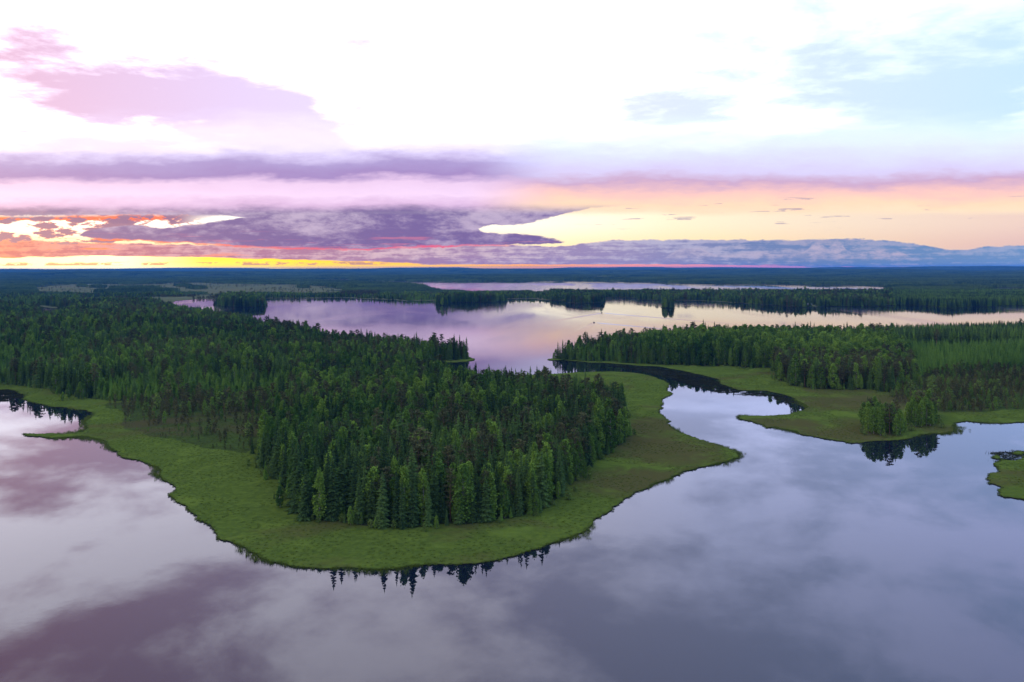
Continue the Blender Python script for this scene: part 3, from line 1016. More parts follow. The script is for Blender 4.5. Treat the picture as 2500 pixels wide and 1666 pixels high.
DIV = 900
for (d0, d1, sp_) in ((150, DIV, 3.9), (DIV, 1500, 5.0), (1500, 2350, 6.6), (2350, 3000, 8.0)):
    P_ = jitter_grid(d0, d1, sp_)
    P_ = P_[is_land(P_)]
    for q in (island_a, island_b, island_c, islet):
        P_ = P_[~inside(P_, q)]
    cls = tree_class(P_)
    P_, cls = P_[cls > 0], cls[cls > 0]
    sd = shore_dist(P_)
    ok = sd > np.where(cls == 1, 2.2, 1.2)
    P_, cls, sd = P_[ok], cls[ok], sd[ok]
    kind, h = stand(P_, cls)
    n_ = len(P_)
    r = rng.random(n_)
    # bright stripe of young trees along the left meadow and by the left edge
    for poly in (ground([(-300, 862), (60, 874), (180, 918), (150, 940), (-300, 932)]), ground([(235, 948), (400, 938), (660, 938), (715, 960), (700, 985), (240, 985)])):
        mm = inside(P_, poly) & (cls == 1) & (r < .93)
        kind = np.where(mm, np.where(r < .3, 1, np.where(r < .87, 3, 0)), kind)
        h = np.where(mm, rng.normal(10.5, 1.8, n_), h)
    # the dark pine front of the right wood, broadleaf crowns behind it
    pf = inside(P_, ground([(1890, 905), (1896, 928), (1981, 952), (2106, 953), (2180, 963), (2235, 936), (2215, 900), (2100, 915), (1960, 912)]))
    kind = np.where(pf & (cls == 1), np.where(r < .5, 2, np.where(r < .75, 0, 1)), kind)
    h = np.where(pf & (cls == 1), rng.normal(19.5, 2.6, n_), h)
    pb = inside(P_, ground([(1560, 892), (1890, 905), (2100, 915), (2215, 900), (2200, 865), (2000, 850), (1560, 855)]))
    kind = np.where(pb & (cls == 1), np.where(r < .72, 1, 0), kind)
    h = np.where(pb & (cls == 1), rng.normal(19.5, 3.2, n_), h)
    # plantation: even young spruces; the old trees beyond it
    pl = cls == 2
    kind = np.where(pl, 3, kind)
    h = np.where(pl, rng.normal(10.5, 2.0, n_), h)
    old = inside(P_, ground([(2180, 858), (3400, 854), (3400, 700), (2180, 700)])) & (cls == 1)
    kind = np.where(old, np.where(r < .75, 0, 3), kind)
    h = np.where(old, rng.normal(20, 1.0, n_), h)
    thin = pl & (rng.random(n_) > .72)
    # bogs: thin, small pines
    br = cls == 3
    dens = np.clip(vnoise(P_[:, 0] / 30, P_[:, 1] / 30, 21) * 1.3, .1, 1)
    kind = np.where(br, np.where(r < .68, 4, np.where(r < .85, 1, 5)), kind)
    h = np.where(br, rng.normal(5.6, 2.0, n_).clip(2, 11), h)
    drop = br & (rng.random(n_) > .12 + .75 * dens)
    bl = cls == 4
    Pim_y = HY + H * FPX / P_[:, 1]
    Pim_x = HX + P_[:, 0] / P_[:, 1] * FPX
    edge_f = np.clip((1105 - Pim_y + (Pim_x - 560) * .22) / 110, .05, 1)
    kind = np.where(bl, np.where(r < .62, 4, np.where(r < .78, 2, np.where(r < .9, 1, 5))), kind)
    h = np.where(bl, (rng.normal(8.5, 3.0, n_) * (.35 + .65 * edge_f)).clip(1.6, 15), h)
    drop |= bl & (rng.random(n_) > (.14 + .42 * edge_f) * (.3 + dens))
    drop |= thin
    gv = cls == 5
    kind = np.where(gv, np.where(r < .55, 1, np.where(r < .8, 2, 0)), kind)
    h = np.where(gv, rng.normal(15.5, 2.2, n_), h)
    drop |= gv & (rng.random(n_) > .5)
    low_ = (P_[:, 1] > 2300) & (Pim_x < 1345)          # sparse low growth on the boggy far shore
    h = np.where(low_, rng.normal(11, 3.0, n_), h)
    drop |= low_ & (rng.random(n_) > .55)
    drop |= (P_[:, 1] > 2300) & (sd < 11)
    k2 = ~drop & (h > 1.5)
    trees.append(np.column_stack([P_[k2], kind[k2], h[k2], cls[k2]]))
# saplings and bushes that soften the wood edges
fringe = []
for q in NEAR_F:
    g_ = np.asarray(q)
    for i in range(len(g_)):
        a, b_ = g_[i], g_[(i + 1) % len(g_)]
        if a[1] > 880 or a[1] < 150 or abs(a[0]) > a[1] * .75:
            continue
        L = math.dist(a, b_)
        for _ in range(int(L / 2.2 + rng.random())):
            t = rng.random()
            fringe.append((a[0] + (b_[0] - a[0]) * t + rng.normal(0, 2.6), a[1] + (b_[1] - a[1]) * t + rng.normal(0, 2.6)))
fringe = np.array(fringe)
fringe = fringe[is_land(fringe)]
n_ = len(fringe)
r = rng.random(n_)
fk = np.where(r < .5, 5, np.where(r < .75, 1, np.where(r < .9, 0, 3)))
fh = np.where(fk == 5, rng.uniform(1.4, 4.0, n_), rng.uniform(3, 10, n_))
trees.append(np.column_stack([fringe, fk, fh, np.ones(n_)]))
T = np.concatenate(trees)


# ---- hand-placed trees that stand out
special = []   # (photo x, y of the foot, kind, height, width, label)
for X, Y, kd, h, w, lab in (
        (1050, 878, 'spruce_tree', 19.5, .95, 'dark slim spruce left of the gap on the lake spit, at its inner end'),
        (1066, 878, 'spruce_tree', 17.5, .8, 'dark spruce standing alone right of the bright gap on the lake spit'),
        (1076, 878, 'spruce_tree', 16, .8, 'short pointed spruce between the gap and the round-topped pine on the spit'),
        (1084, 877, 'pine_tree', 14, .9, 'low ragged pine tucked just left of the tall round-topped spit pine'),
        (1094, 877, 'pine_tree', 22, 1.15, 'tallest pine on the spit, with a broad round top'),
        (1096, 879, 'spruce_tree', 17, .8, 'dark spruce right under the round-topped spit pine'),
        (1107, 877, 'pine_tree', 19, .9, 'thin see-through pine right of the round-topped spit pine'),
        (1115, 876, 'pine_tree', 20.5, .95, 'slender bare-stemmed pine in the middle of the spit end group'),
        (1121, 878, 'pine_tree', 14, .8, 'small pine between the two tall pines near the spit end'),
        (1128, 877, 'pine_tree', 20.5, 1.0, 'tall pine second from the tip of the spit, leaning dark crown'),
        (1133, 877, 'spruce_tree', 15, .8, 'dense dark spruce under the last tall pine of the spit'),
        (1142, 877, 'birch_tree', 8, .8, 'small crooked tree alone at the very tip of the lake spit'),
        (1519, 1012, 'spruce_tree', 21.5, 1.25, 'tall broad spruce at the right corner of the foreground wood by the meadow'),
        (1508, 1020, 'spruce_tree', 19, 1.2, 'broad dark spruce just in front of the tall corner spruce'),
        (1526, 1018, 'spruce_tree', 14, 1.1, 'lower spruce on the meadow side of the tall corner spruce'),
        (1500, 1010, 'birch_tree', 17, 1.0, 'leafy birch left of the tall corner spruce'),
        (168, 974, 'birch_tree', 14, .8, 'white-stemmed birch at the wood edge above the left meadow'),
        (203, 975, 'birch_tree', 12, .7, 'second white-stemmed birch, right of the first above the left meadow'),
        (153, 978, 'birch_tree', 6.5, 1.5, 'low round green bush tree on the meadow under the white birches'),
        (2126, 1046, 'pine_tree', 19, 1.1, 'tall dark pine at the left of the meadow grove'),
        (2120, 1056, 'birch_tree', 15, .9, 'leafy birch at the left edge of the meadow grove'),
        (2133, 1060, 'birch_tree', 16, 1.0, 'bright birch in front of the tall grove pine'),
        (2142, 1050, 'birch_tree', 17.5, 1.0, 'birch right behind the front trees of the meadow grove'),
        (2150, 1063, 'birch_tree', 14.5, 1.1, 'rounded birch at the front middle of the meadow grove'),
        (2162, 1056, 'birch_tree', 15, 1.0, 'green birch left of the dark round-topped grove tree'),
        (2172, 1060, 'pine_tree', 19, 1.25, 'dark round-topped tree in the middle of the meadow grove'),
        (2179, 1052, 'birch_tree', 17, 1.1, 'dense birch behind the dark round-topped grove tree'),
        (2188, 1064, 'birch_tree', 13, 1.1, 'short birch at the front right of the meadow grove'),
        (2198, 1060, 'birch_tree', 14, 1.1, 'leafy birch in the dip between the two grove halves'),
        (2208, 1056, 'birch_tree', 9, 1.1, 'low birch closing the right of the front grove'),
        (2216, 1036, 'birch_tree', 14, 1.0, 'pale birch at the left of the rear grove half'),
        (2226, 1038, 'birch_tree', 16, .9, 'upright birch in the left part of the rear grove half'),
        (2236, 1042, 'birch_tree', 15, 1.0, 'birch at the front left of the rear grove half'),
        (2246, 1034, 'pine_tree', 21.5, 1.1, 'tall brown-topped pine of the rear grove half'),
        (2250, 1043, 'birch_tree', 17, 1.0, 'dark birch in front of the brown-topped pine'),
        (2262, 1040, 'birch_tree', 18, 1.05, 'full birch right of the brown-topped pine'),
        (2272, 1040, 'birch_tree', 16, 1.05, 'birch near the right edge of the rear grove half'),
        (2281, 1036, 'birch_tree', 14.5, .9, 'rightmost birch of the rear grove half'),
        (700, 1160, 'birch_tree', 15, 1.3, 'round bright birch where the bog meets the foreground wood'),
        (940, 1185, 'birch_tree', 13.5, 1.7, 'broad pale green birch low in the front of the wood'),
        (830, 1180, 'birch_tree', 12.5, 1.5, 'pale round birch in the front row, left of the broad one'),
        (2492, 818, 'pine_tree', 24, 1.0, 'tall ragged pine above the plantation wood at the right'),
        (2440, 822, 'pine_tree', 23, 1.0, 'thin pine rising over the even wood top, right side'),
        (1362, 874, 'spruce_tree', 18, 1.0, 'first spruce at the point of the right peninsula'),
        (1352, 877, 'birch_tree', 7, 1.3, 'low bush-like birch at the very point of the right peninsula'),
        (1357, 876, 'birch_tree', 11, 1.2, 'small birch beside the first spruce on the right peninsula point'),
        (1367, 877, 'spruce_tree', 15, 1.2, 'lower spruce between the first two spruces of the right peninsula'),
        (1380, 878, 'spruce_tree', 19, 1.2, 'dark spruce right of the tall pointed one on the right peninsula point'),
        (1388, 877, 'birch_tree', 15, 1.2, 'round birch behind the waterside spruces of the right peninsula point'),
        (1396, 879, 'spruce_tree', 17, 1.2, 'waterside spruce right of the round birch on the peninsula point'),
        (1404, 878, 'spruce_tree', 20, 1.1, 'tall spruce at the water where the right peninsula wood grows dense'),
        (1374, 876, 'spruce_tree', 21, 1.1, 'tall pointed spruce near the point of the right peninsula')):
    x, y = up(X, Y, 0.4)
    special.append((x, y, kd, h, w, lab))
for X, Y, h in ((2105, 1058, 4), (2112, 1062, 3.5), (2225, 1052, 5), (2292, 1032, 5), (2300, 1045, 4), (2160, 1068, 3)):
    x, y = up(X, Y, 0.4)
    special.append((x, y, 'shrub', h, 1.2, {2105: 'low willow bush left of the meadow grove', 2112: 'low willow bush at the left foot of the meadow grove', 2225: 'willow bush between the two grove halves',
                                             2292: 'bright willow bush right of the rear grove half', 2300: 'willow bush on the bank right of the groves', 2160: 'small willow bush in front of the meadow grove'}[X]))

# choose the individuals: per kind the ones that stand nearest in view
BASEH = {'spruce_tree': 20.0, 'birch_tree': 20.0, 'pine_tree': 21.0, 'young_spruce': 20.0, 'bog_pine': 20.0, 'shrub': 3.0}
inview = np.abs(T[:, 0]) < 0.63 * T[:, 1]
single = np.zeros(len(T), bool)
for ki, kd in enumerate(KINDS):
    have = sum(1 for s in special if s[2] == kd)
    idx = np.where((T[:, 2] == ki) & inview)[0]
    score = np.where(T[idx, 4] == 5, 0, T[idx, 1] / T[idx, 3])
    idx = idx[np.argsort(score)][:max(0, 300 - have)]
    single[idx] = True
TI = T[single]
TS = T[~single]

GROUPS = {'spruce_tree': 'dark spruces of the foreground wood', 'birch_tree': 'birches among the conifers', 'pine_tree': 'pines of the foreground wood', 'young_spruce': 'young bright spruces',
          'bog_pine': 'stunted pines on the bog', 'shrub': 'willow bushes on wet ground'}
CATS = {'spruce_tree': 'spruce', 'birch_tree': 'birch', 'pine_tree': 'pine', 'young_spruce': 'young spruce', 'bog_pine': 'bog pine', 'shrub': 'bush'}
ADJ = {'spruce_tree': ('narrow dark spruce', 'dark pointed spruce', 'broad-skirted dark spruce'), 'birch_tree': ('slim green birch', 'leafy bright birch', 'wide full-crowned birch'),
       'pine_tree': ('thin brownish pine', 'dull green pine', 'wide brown-green pine'), 'young_spruce': ('slim young spruce', 'bright young spruce', 'bushy young spruce'),
       'bog_pine': ('spindly stunted pine', 'stunted brownish pine', 'bushy stunted pine'), 'shrub': ('sparse willow bush', 'green willow bush', 'wide willow bush')}


def place(kd, vi, x, y, h, w, label, z=None):
    crown, trunk, both = LIB[kd][vi]
    e = bpy.data.objects.new('willow_bush' if kd == 'shrub' else kd, None)
    e.empty_display_size = 2
    s = h / BASEH[kd]
    e.location = (x, y, zat(x, y) if z is None else z)
    e.rotation_euler = (0, 0, rng.random() * 6.283)
    e.scale = (s * w, s * w, s)
    COL.objects.link(e)
    a = bpy.data.objects.new('crown', crown)
    a.parent = e
    COL.objects.link(a)
    b_ = bpy.data.objects.new('stems' if kd == 'shrub' else 'trunk', trunk)
    b_.parent = e
    COL.objects.link(b_)
    e['label'] = label
    e['category'] = CATS[kd]
    e['group'] = GROUPS[kd]
    return e


def region_words(x, y, cls):
    X = HX + x / y * FPX
    Y = HY + H * FPX / y
    if cls == 5:
        area = 'in the right meadow grove'
    elif cls == 4:
        area = 'on the left bog'
    elif cls == 3:
        area = 'on the brown bog at the right'
    elif cls == 2:
        area = 'in the even plantation at the right'
    elif X > 1340 and Y < 965:
        area = 'in the right peninsula wood'
    elif X < 640 and Y < 990:
        area = 'in the wood above the left pond'
    else:
        area = 'in the foreground wood'
    return area, X, Y


ORD = ['', 'second ', 'third ', 'fourth ', 'fifth ', 'sixth ', 'seventh ', 'eighth ', 'ninth ', 'tenth ', 'eleventh ', 'twelfth ']
used = {}
recs = []
for t in TI:
    kd = KINDS[int(t[2])]
    w = float(rng.uniform(.85, 1.25)) * (1.15 if t[3] < 12 and kd not in ('bog_pine', 'shrub') else 1.0)
    if kd in ('bog_pine', 'shrub'):
        w = float(rng.uniform(.8, 1.3))
    area, X, Y = region_words(t[0], t[1], int(t[4]))
    recs.append([t, kd, w, area, X, Y])
# rank inside each (kind, area): rows front to back, then left to right
by = {}
for r_ in recs:
    by.setdefault((r_[1], r_[3]), []).append(r_)
ROWN = ['front', 'second', 'third', 'fourth', 'fifth', 'sixth', 'seventh', 'eighth', 'ninth', 'tenth', 'eleventh', 'twelfth']
def nth(i):
    if i == 0:
        return 'leftmost'
    n_ = i + 1
    suf = 'th' if 10 <= n_ % 100 <= 20 else {1: 'st', 2: 'nd', 3: 'rd'}.get(n_ % 10, 'th')
    return '%d%s from left' % (n_, suf)
for (kd, area), lst in by.items():
    lst.sort(key=lambda r_: -r_[5])
    nrow = max(1, min(12, int(math.sqrt(len(lst) / 2.2))))
    per = math.ceil(len(lst) / nrow)
    for ri in range(0, len(lst), per):
        row = sorted(lst[ri:ri + per], key=lambda r_: r_[4])
        for j, r_ in enumerate(row):
            t, _, w, _, X, Y = r_
            adj = ADJ[kd][0 if w < .97 else 1 if w < 1.12 else 2]
            r_.append('%s %s, %s in %s row' % (adj, area, nth(j), ROWN[ri // per]))
for r_ in recs:
    t, kd, w = r_[:3]
    nv = len(LIB[kd])
    place(kd, int(rng.integers(nv)), float(t[0]), float(t[1]), float(t[3]), w, r_[6])
for x, y, kd, h, w, lab in special:
    place(kd, int(rng.integers(len(LIB[kd]))), x, y, h, w, lab)

# the rest of the single trees as woods
def sizes_for(Q):
    base = np.array([BASEH[kd] for kd in KINDS])[Q[:, 2].astype(int)]
    s = Q[:, 3] / base
    w = rng.uniform(.85, 1.25, len(Q)) * np.where(Q[:, 1] > 2350, 1.5, np.where(Q[:, 1] > 1500, 1.3, np.where(Q[:, 1] > DIV, 1.12, 1.0)))
    return np.column_stack([s * w, s * w, s])


def picks_for(Q):
    o = np.array([offs[kd][0] for kd in KINDS])[Q[:, 2].astype(int)]
    c = np.array([offs[kd][1] for kd in KINDS])[Q[:, 2].astype(int)]
    return (o + np.floor(rng.random(len(Q)) * c)).astype(int)


isl_hit = {}
reg = np.full(len(TS), 'a', dtype=object)
Xs = HX + TS[:, 0] / TS[:, 1] * FPX
for (nm, sel) in (('left', (Xs < 1340)), ('right', (Xs >= 1340))):
    reg[sel] = nm
reg[TS[:, 4] == 2] = 'plant'
reg[TS[:, 4] == 3] = 'bogr'
reg[TS[:, 4] == 4] = 'bogl'
reg[(TS[:, 1] > 1500) & (Xs > 1340)] = 'far_right'
for nm, name, lab, cat in (('left', 'mixed_forest', 'dense mixed forest covering the left side below the lake', 'forest'), ('right', 'mixed_forest', 'dense mixed forest on the right peninsula beyond the green meadow', 'forest'),
                           ('far_right', 'mixed_forest', 'dark wood in the distance on the right part of the far lake shore', 'forest'),
                           ('plant', 'young_plantation', 'even bright green plantation of young spruces at the right', 'plantation'), ('bogr', 'bog_thicket', 'thin brownish thicket of stunted pines on the right bog', 'thicket'),
                           ('bogl', 'bog_thicket', 'thin thicket of stunted pines on the left bog', 'thicket')):
    Q = TS[reg == nm]
    if len(Q):
        scatter(name, lab, cat, G_NEAR, Q[:, :2], [zat(a, b_) for a, b_ in Q[:, :2]], picks_for(Q), sizes_for(Q))

# ---- far woods
ISN = [(island_a, 'wooded_island', 'tall dark wood on the island at the left end of the lake'), (island_b, 'wooded_island', 'long low dark wooded island left of the lake centre'),
       (island_c, 'wooded_island', 'rounded dark wooded island right of the lake centre'), (islet, 'wooded_islet', 'tiny round islet wood alone in the golden water')]
P_ = jitter_grid(2350, 7200, 1.0, 0, 0) if False else None
mids = []
for (d0, d1, sp_) in ((3000, 4200, 17.0), (4200, 7600, 24.0)):
    Q = jitter_grid(d0, d1, sp_)
    Q = Q[is_land(Q)]
    c = tree_class(Q)
    Q = Q[(c == 1)]
    sd = shore_dist(Q)
    on_is = np.zeros(len(Q), bool)
    for q, _, _ in ISN:
        on_is |= inside(Q, q)
    Q = Q[(sd > 9) & ~on_is]
    mids.append(Q)
Q = np.concatenate(mids)
n_ = len(Q)
hs = (0.92 + .35 * (vnoise(Q[:, 0] / 160, Q[:, 1] / 160, 31) - .3)) * rng.uniform(.9, 1.1, n_)
hs *= .86
hs *= np.where((Q[:, 1] < 4200) & (Q[:, 0] / Q[:, 1] * FPX + HX < 1345), .68, 1.0)
ws = np.where(Q[:, 1] > 4200, 1.1, .82)
sizes = np.column_stack([ws, ws, hs])
scatter('distant_forest', 'dark forest on the far side of the lake, between the lake and the pale strip of water', 'forest', G_MID, Q, [zat(a, b_) - 1 for a, b_ in Q], rng.integers(0, 4, n_), sizes)
Q = jitter_grid(7600, 28500, 125.0, 0.72, 200)
Q = Q[is_land(Q)]
Q = Q[tree_class(Q) == 1]
Q = Q[vnoise(Q[:, 0] / 420, Q[:, 1] / 420, 44) < .93]
n_ = len(Q)
fz = 1.0 + Q[:, 1] / 60000
scatter('horizon_forest', 'blue hazy forest reaching to the horizon', 'forest', G_FAR, Q, [zat(a, b_) - 2 for a, b_ in Q], rng.integers(0, 4, n_), np.column_stack([1.25 * fz, 1.25 * fz, rng.uniform(.7, 1.0, n_)]))
# islands
for q, name, lab in ISN:
    g = np.asarray(q)
    x0, y0 = g.min(0)
    x1, y1 = g.max(0)
    sp_ = 6.0
    xx, yy = np.meshgrid(np.arange(x0, x1, sp_), np.arange(y0, y1, sp_))
    Q = np.column_stack([xx.ravel(), yy.ravel()]) + rng.uniform(-2.5, 2.5, (xx.size, 2))
    Q = Q[is_land(Q) & inside(Q, q)]
    Q = Q[edge_dist(Q, q) > 1.5]
    n_ = len(Q)
    kd = rng.choice([0, 1, 2], n_, p=[.6, .25, .15])
    hh = rng.normal(21 if q is not islet else 23, 2.5, n_) + (4 if q in (island_a, island_b) else 1) * vnoise(Q[:, 0] / 40, Q[:, 1] / 40, 3)
    TT = np.column_stack([Q, kd, hh, np.ones(n_)])
    scatter(name, lab, 'islet' if q is islet else 'island wood', G_NEAR, Q, [zat(a, b_) for a, b_ in Q], picks_for(TT), sizes_for(TT))

# lone small pines dotted over the far bog
bp = []
for q in FAR_OPEN[:3]:
    g = np.asarray(q)
    x0, y0 = g.min(0)
    x1, y1 = g.max(0)
    Q = np.column_stack([rng.uniform(x0, x1, 2600), rng.uniform(y0, y1, 2600)])
    Q = Q[inside(Q, q) & is_land(Q)]
    Q = Q[vnoise(Q[:, 0] / 120, Q[:, 1] / 300, 51) > .45]
    bp.append(Q)
Q = np.concatenate(bp)
TT = np.column_stack([Q, np.full(len(Q), 4), rng.normal(7, 2, len(Q)).clip(3), np.ones(len(Q))])
scatter('bog_thicket', 'scattered small pines dotted over the pale bog in the distance', 'thicket', G_NEAR, Q, [zat(a, b_) for a, b_ in Q], picks_for(TT), sizes_for(TT))
# clumps of wood standing as islands in the far bog
cl = []
for X, Y, rx, n_ in ((390, 692, 17, 60), (448, 699, 20, 70), (480, 705, 22, 80), (240, 702, 17, 60), (160, 694, 14, 50), (740, 702.5, 13, 24), (585, 691, 28, 90), (700, 692, 26, 90), (800, 697, 24, 90), (845, 703, 25, 110), (200, 700, 12, 30), (330, 705, 60, 160), (360, 712, 75, 220), (280, 714, 50, 120)):
    for _ in range(n_):
        a, r = rng.random() * 6.28, math.sqrt(rng.random())
        cl.append(up(X + math.cos(a) * r * rx, Y + math.sin(a) * r * 2.0))
Q = np.array(cl)
Q = Q[is_land(Q)]
n_ = len(Q)
scatter('bog_copse', 'dark rounded copses standing in the pale bog beyond the left lake end', 'copse', G_MID, Q, [zat(a, b_) - 1 for a, b_ in Q], rng.integers(0, 4, n_), np.column_stack([np.full(n_, .9), np.full(n_, .9), rng.uniform(.7, 1.05, n_)]))


# ------------------------------------------------------------------ grass tussocks, reeds and floating leaves
def tussock(seed, n_, size, h):
    rs = random.Random(seed)
    vs, fs = [], []
    for _ in range(n_):
        a, r = rs.uniform(0, 6.28), size * math.sqrt(rs.random())
        x, y = math.cos(a) * r, math.sin(a) * r
        b_ = rs.uniform(0, 6.28)
        w = .09
        hh = h * rs.uniform(.5, 1.1)
        lx, ly = rs.uniform(-.3, .3) * hh, rs.uniform(-.3, .3) * hh
        i = len(vs)
        vs += [(x - math.cos(b_) * w, y - math.sin(b_) * w, -.05), (x + math.cos(b_) * w, y + math.sin(b_) * w, -.05), (x + lx, y + ly, hh)]
        fs.append((i, i + 1, i + 2))
    me = bpy.data.meshes.new('tussock')
    me.from_pydata(vs, [], fs)
    me.materials.append(M['sedge'])
    return me


M['sedge'] = foliage('sedge_blades', (0.056, 0.092, 0.014), (0.092, 0.142, 0.024), .5)
M['reed'] = foliage('reed_blades', (0.010, 0.014, 0.010), (0.035, 0.045, 0.022), .1)
G_GRASS = gn_group(source_collection('sedge', [tussock(900 + i, 46, 1.1, .55 + .15 * i) for i in range(3)]))
Q = jitter_grid(180, 760, 2.3, .72, 20)
Q = Q[is_land(Q)]
c = tree_class(Q)
Q = Q[c != 1]
Q = Q[vnoise(Q[:, 0] / 14, Q[:, 1] / 14, 61) > .35]
sdq = shore_dist(Q)
n_ = len(Q)
sz = rng.uniform(.5, 1.0, n_)
scatter('meadow_grass', 'tufted green sedge covering the wet meadows', 'grass', G_GRASS, Q, [zat(a, b_) for a, b_ in Q], rng.integers(0, 3, n_), np.column_stack([sz * .9, sz * .9, sz * .28]))
# taller fringe along the near shores
fr = []
for q in waters_f[:1] + islands_f[-3:]:
    g = np.asarray(q)
    for i in range(len(g)):
        a, b_ = g[i], g[(i + 1) % len(g)]
        if a[1] > 900 or a[1] < 150 or abs(a[0]) > a[1] * .8:
            continue
        L = math.dist(a, b_)
        for _ in range(int(L / 1.3) + 1):
            t = rng.random()
            fr.append((a[0] + (b_[0] - a[0]) * t + rng.normal(0, .35), a[1] + (b_[1] - a[1]) * t + rng.normal(0, .35)))
Q = np.array(fr)
n_ = len(Q)
sz = rng.uniform(.35, .8, n_)
scatter('shore_sedge', 'ragged sedge fringe hanging over the water edge', 'sedge', G_GRASS, Q, np.full(n_, .2), rng.integers(0, 3, n_), np.column_stack([sz, sz, sz]))


def pads(seed):
    rs = random.Random(seed)
    vs, fs = [], []
    for _ in range(26):
        x, y, r = rs.gauss(0, 1.4), rs.gauss(0, 1.0), rs.uniform(.15, .42)
        i = len(vs)
        for j in range(6):
            a = j * 1.047
            vs.append((x + r * math.cos(a), y + r * math.sin(a), .015 + (.05 * rs.random())))
        fs.append(tuple(range(i, i + 6)))
    for _ in range(30):
        x, y = rs.gauss(0, 1.4), rs.gauss(0, 1.0)
        i = len(vs)
        vs += [(x - .05, y, 0), (x + .05, y, 0), (x + rs.uniform(-.2, .2), y, rs.uniform(.3, .9))]
        fs.append((i, i + 1, i + 2))
    me = bpy.data.meshes.new('pads')
    me.from_pydata(vs, [], fs)
    me.materials.append(M['reed'])
    return me


def reeds(seed):
    rs = random.Random(seed)
    vs, fs = [], []
    for _ in range(34):
        x, y, hh = rs.gauss(0, .7), rs.gauss(0, .5), rs.uniform(.7, 1.7)
        a = rs.uniform(0, 3.14)
        i = len(vs)
        vs += [(x - .04 * math.cos(a), y - .04 * math.sin(a), -.1), (x + .04 * math.cos(a), y + .04 * math.sin(a), -.1), (x + rs.uniform(-.2, .2), y + rs.uniform(-.2, .2), hh)]
        fs.append((i, i + 1, i + 2))
    me = bpy.data.meshes.new('reeds')
    me.from_pydata(vs, [], fs)
    me.materials.append(M['sedge'])
    return me


G_REED = gn_group(source_collection('reeds', [reeds(970 + i) for i in range(3)]))
rd = []
g = np.asarray(waters_f[0])
for i in range(len(g)):
    a, b_ = g[i], g[(i + 1) % len(g)]
    if a[1] > 620 or a[1] < 150 or abs(a[0]) > a[1] * .8:
        continue
    w_ = max(0.0, float(vnoise(np.array([a[0] / 22.0]), np.array([a[1] / 22.0]), 88)[0]) - .45) * 14
    if w_ <= 0:
        continue
    L = math.dist(a, b_)
    for _ in range(int(L * w_ / 2.0) + 1):
        t, q_ = rng.random(), abs(rng.normal(0, .5)) * w_
        nx_, ny_ = (b_[1] - a[1]) / L, -(b_[0] - a[0]) / L
        rd.append((a[0] + (b_[0] - a[0]) * t + nx_ * q_, a[1] + (b_[1] - a[1]) * t + ny_ * q_))
        rd.append((a[0] + (b_[0] - a[0]) * t - nx_ * q_, a[1] + (b_[1] - a[1]) * t - ny_ * q_))
Q = np.array(rd)
Q = Q[~is_land(Q)]
n_ = len(Q)
sz = rng.uniform(.5, 1.0, n_)
scatter('reeds', 'thin reed beds standing in the shallows along the near banks', 'reeds', G_REED, Q, np.zeros(n_), rng.integers(0, 3, n_), np.column_stack([sz, sz, sz]))
G_PADS = gn_group(source_collection('pads', [pads(950 + i) for i in range(3)]))
for lab, poly, dens in (('dark water plants floating along the channel under the right meadow', [(1480, 893), (1600, 898), (1700, 915), (1757, 930), (1828, 956), (1905, 966), (1965, 990), (1930, 984), (1860, 968), (1760, 962), (1700, 945), (1640, 925), (1560, 905)], 2600),
                        ('dark reed bed in the top corner of the left pond', [(-120, 950), (0, 952), (35, 952), (62, 964), (66, 978), (0, 981), (-120, 980)], 1500),
                        ('thin floating plants by the grassy tufts at the right edge', [(2420, 1108), (2500, 1098), (2560, 1100), (2480, 1124), (2440, 1130)], 130)):
    q = ground(poly)
    g = np.asarray(q)
    x0, y0 = g.min(0)
    x1, y1 = g.max(0)
    Q = np.column_stack([rng.uniform(x0, x1, dens * 2), rng.uniform(y0, y1, dens * 2)])
    Q = Q[inside(Q, q) & ~is_land(Q)]
    Q = Q[vnoise(Q[:, 0] / 9, Q[:, 1] / 9, 71) > .32][:dens]
    n_ = len(Q)
    sz = rng.uniform(.6, 1.3, n_)
    scatter('water_plants', lab, 'water plants', G_PADS, Q, np.full(n_, .01), rng.integers(0, 3, n_), np.column_stack([sz, sz, sz]))


# ------------------------------------------------------------------ boats with wakes, cottage
def plain(name, c, rough=.5, spec=.4):
    m, n, out = mat(name)
    t = n.new('ShaderNodeTexCoord')
    f = n.noise(t.outputs['Object'], 4, 3)
    principled(n, out, n.mix(f, tuple(v * .85 for v in c) + (1,), tuple(c) + (1,)), rough, spec)
    return m


M['hull'] = plain('boat_hull', (.07, .075, .09))
M['glass'] = plain('boat_glass', (.03, .04, .05), .1)
M['motor'] = plain('motor_black', (.02, .02, .02))
M['wall'] = plain('painted_wall', (.16, .13, .10), .8)
M['roof'] = plain('metal_roof', (.16, .18, .21), .6)
M['trim'] = plain('white_trim', (.35, .35, .34), .7)
M['pane'] = plain('window_pane', (.03, .04, .06), .1)
M['brick'] = plain('chimney_brick', (.2, .09, .06), .9)


def boxm(vs, fs, x0, x1, y0, y1, z0, z1):
    i = len(vs)
    vs += [(x0, y0, z0), (x1, y0, z0), (x1, y1, z0), (x0, y1, z0), (x0, y0, z1), (x1, y0, z1), (x1, y1, z1), (x0, y1, z1)]
    fs += [(i, i + 3, i + 2, i + 1), (i + 4, i + 5, i + 6, i + 7), (i, i + 1, i + 5, i + 4), (i + 1, i + 2, i + 6, i + 5), (i + 2, i + 3, i + 7, i + 6), (i + 3, i, i + 4, i + 7)]


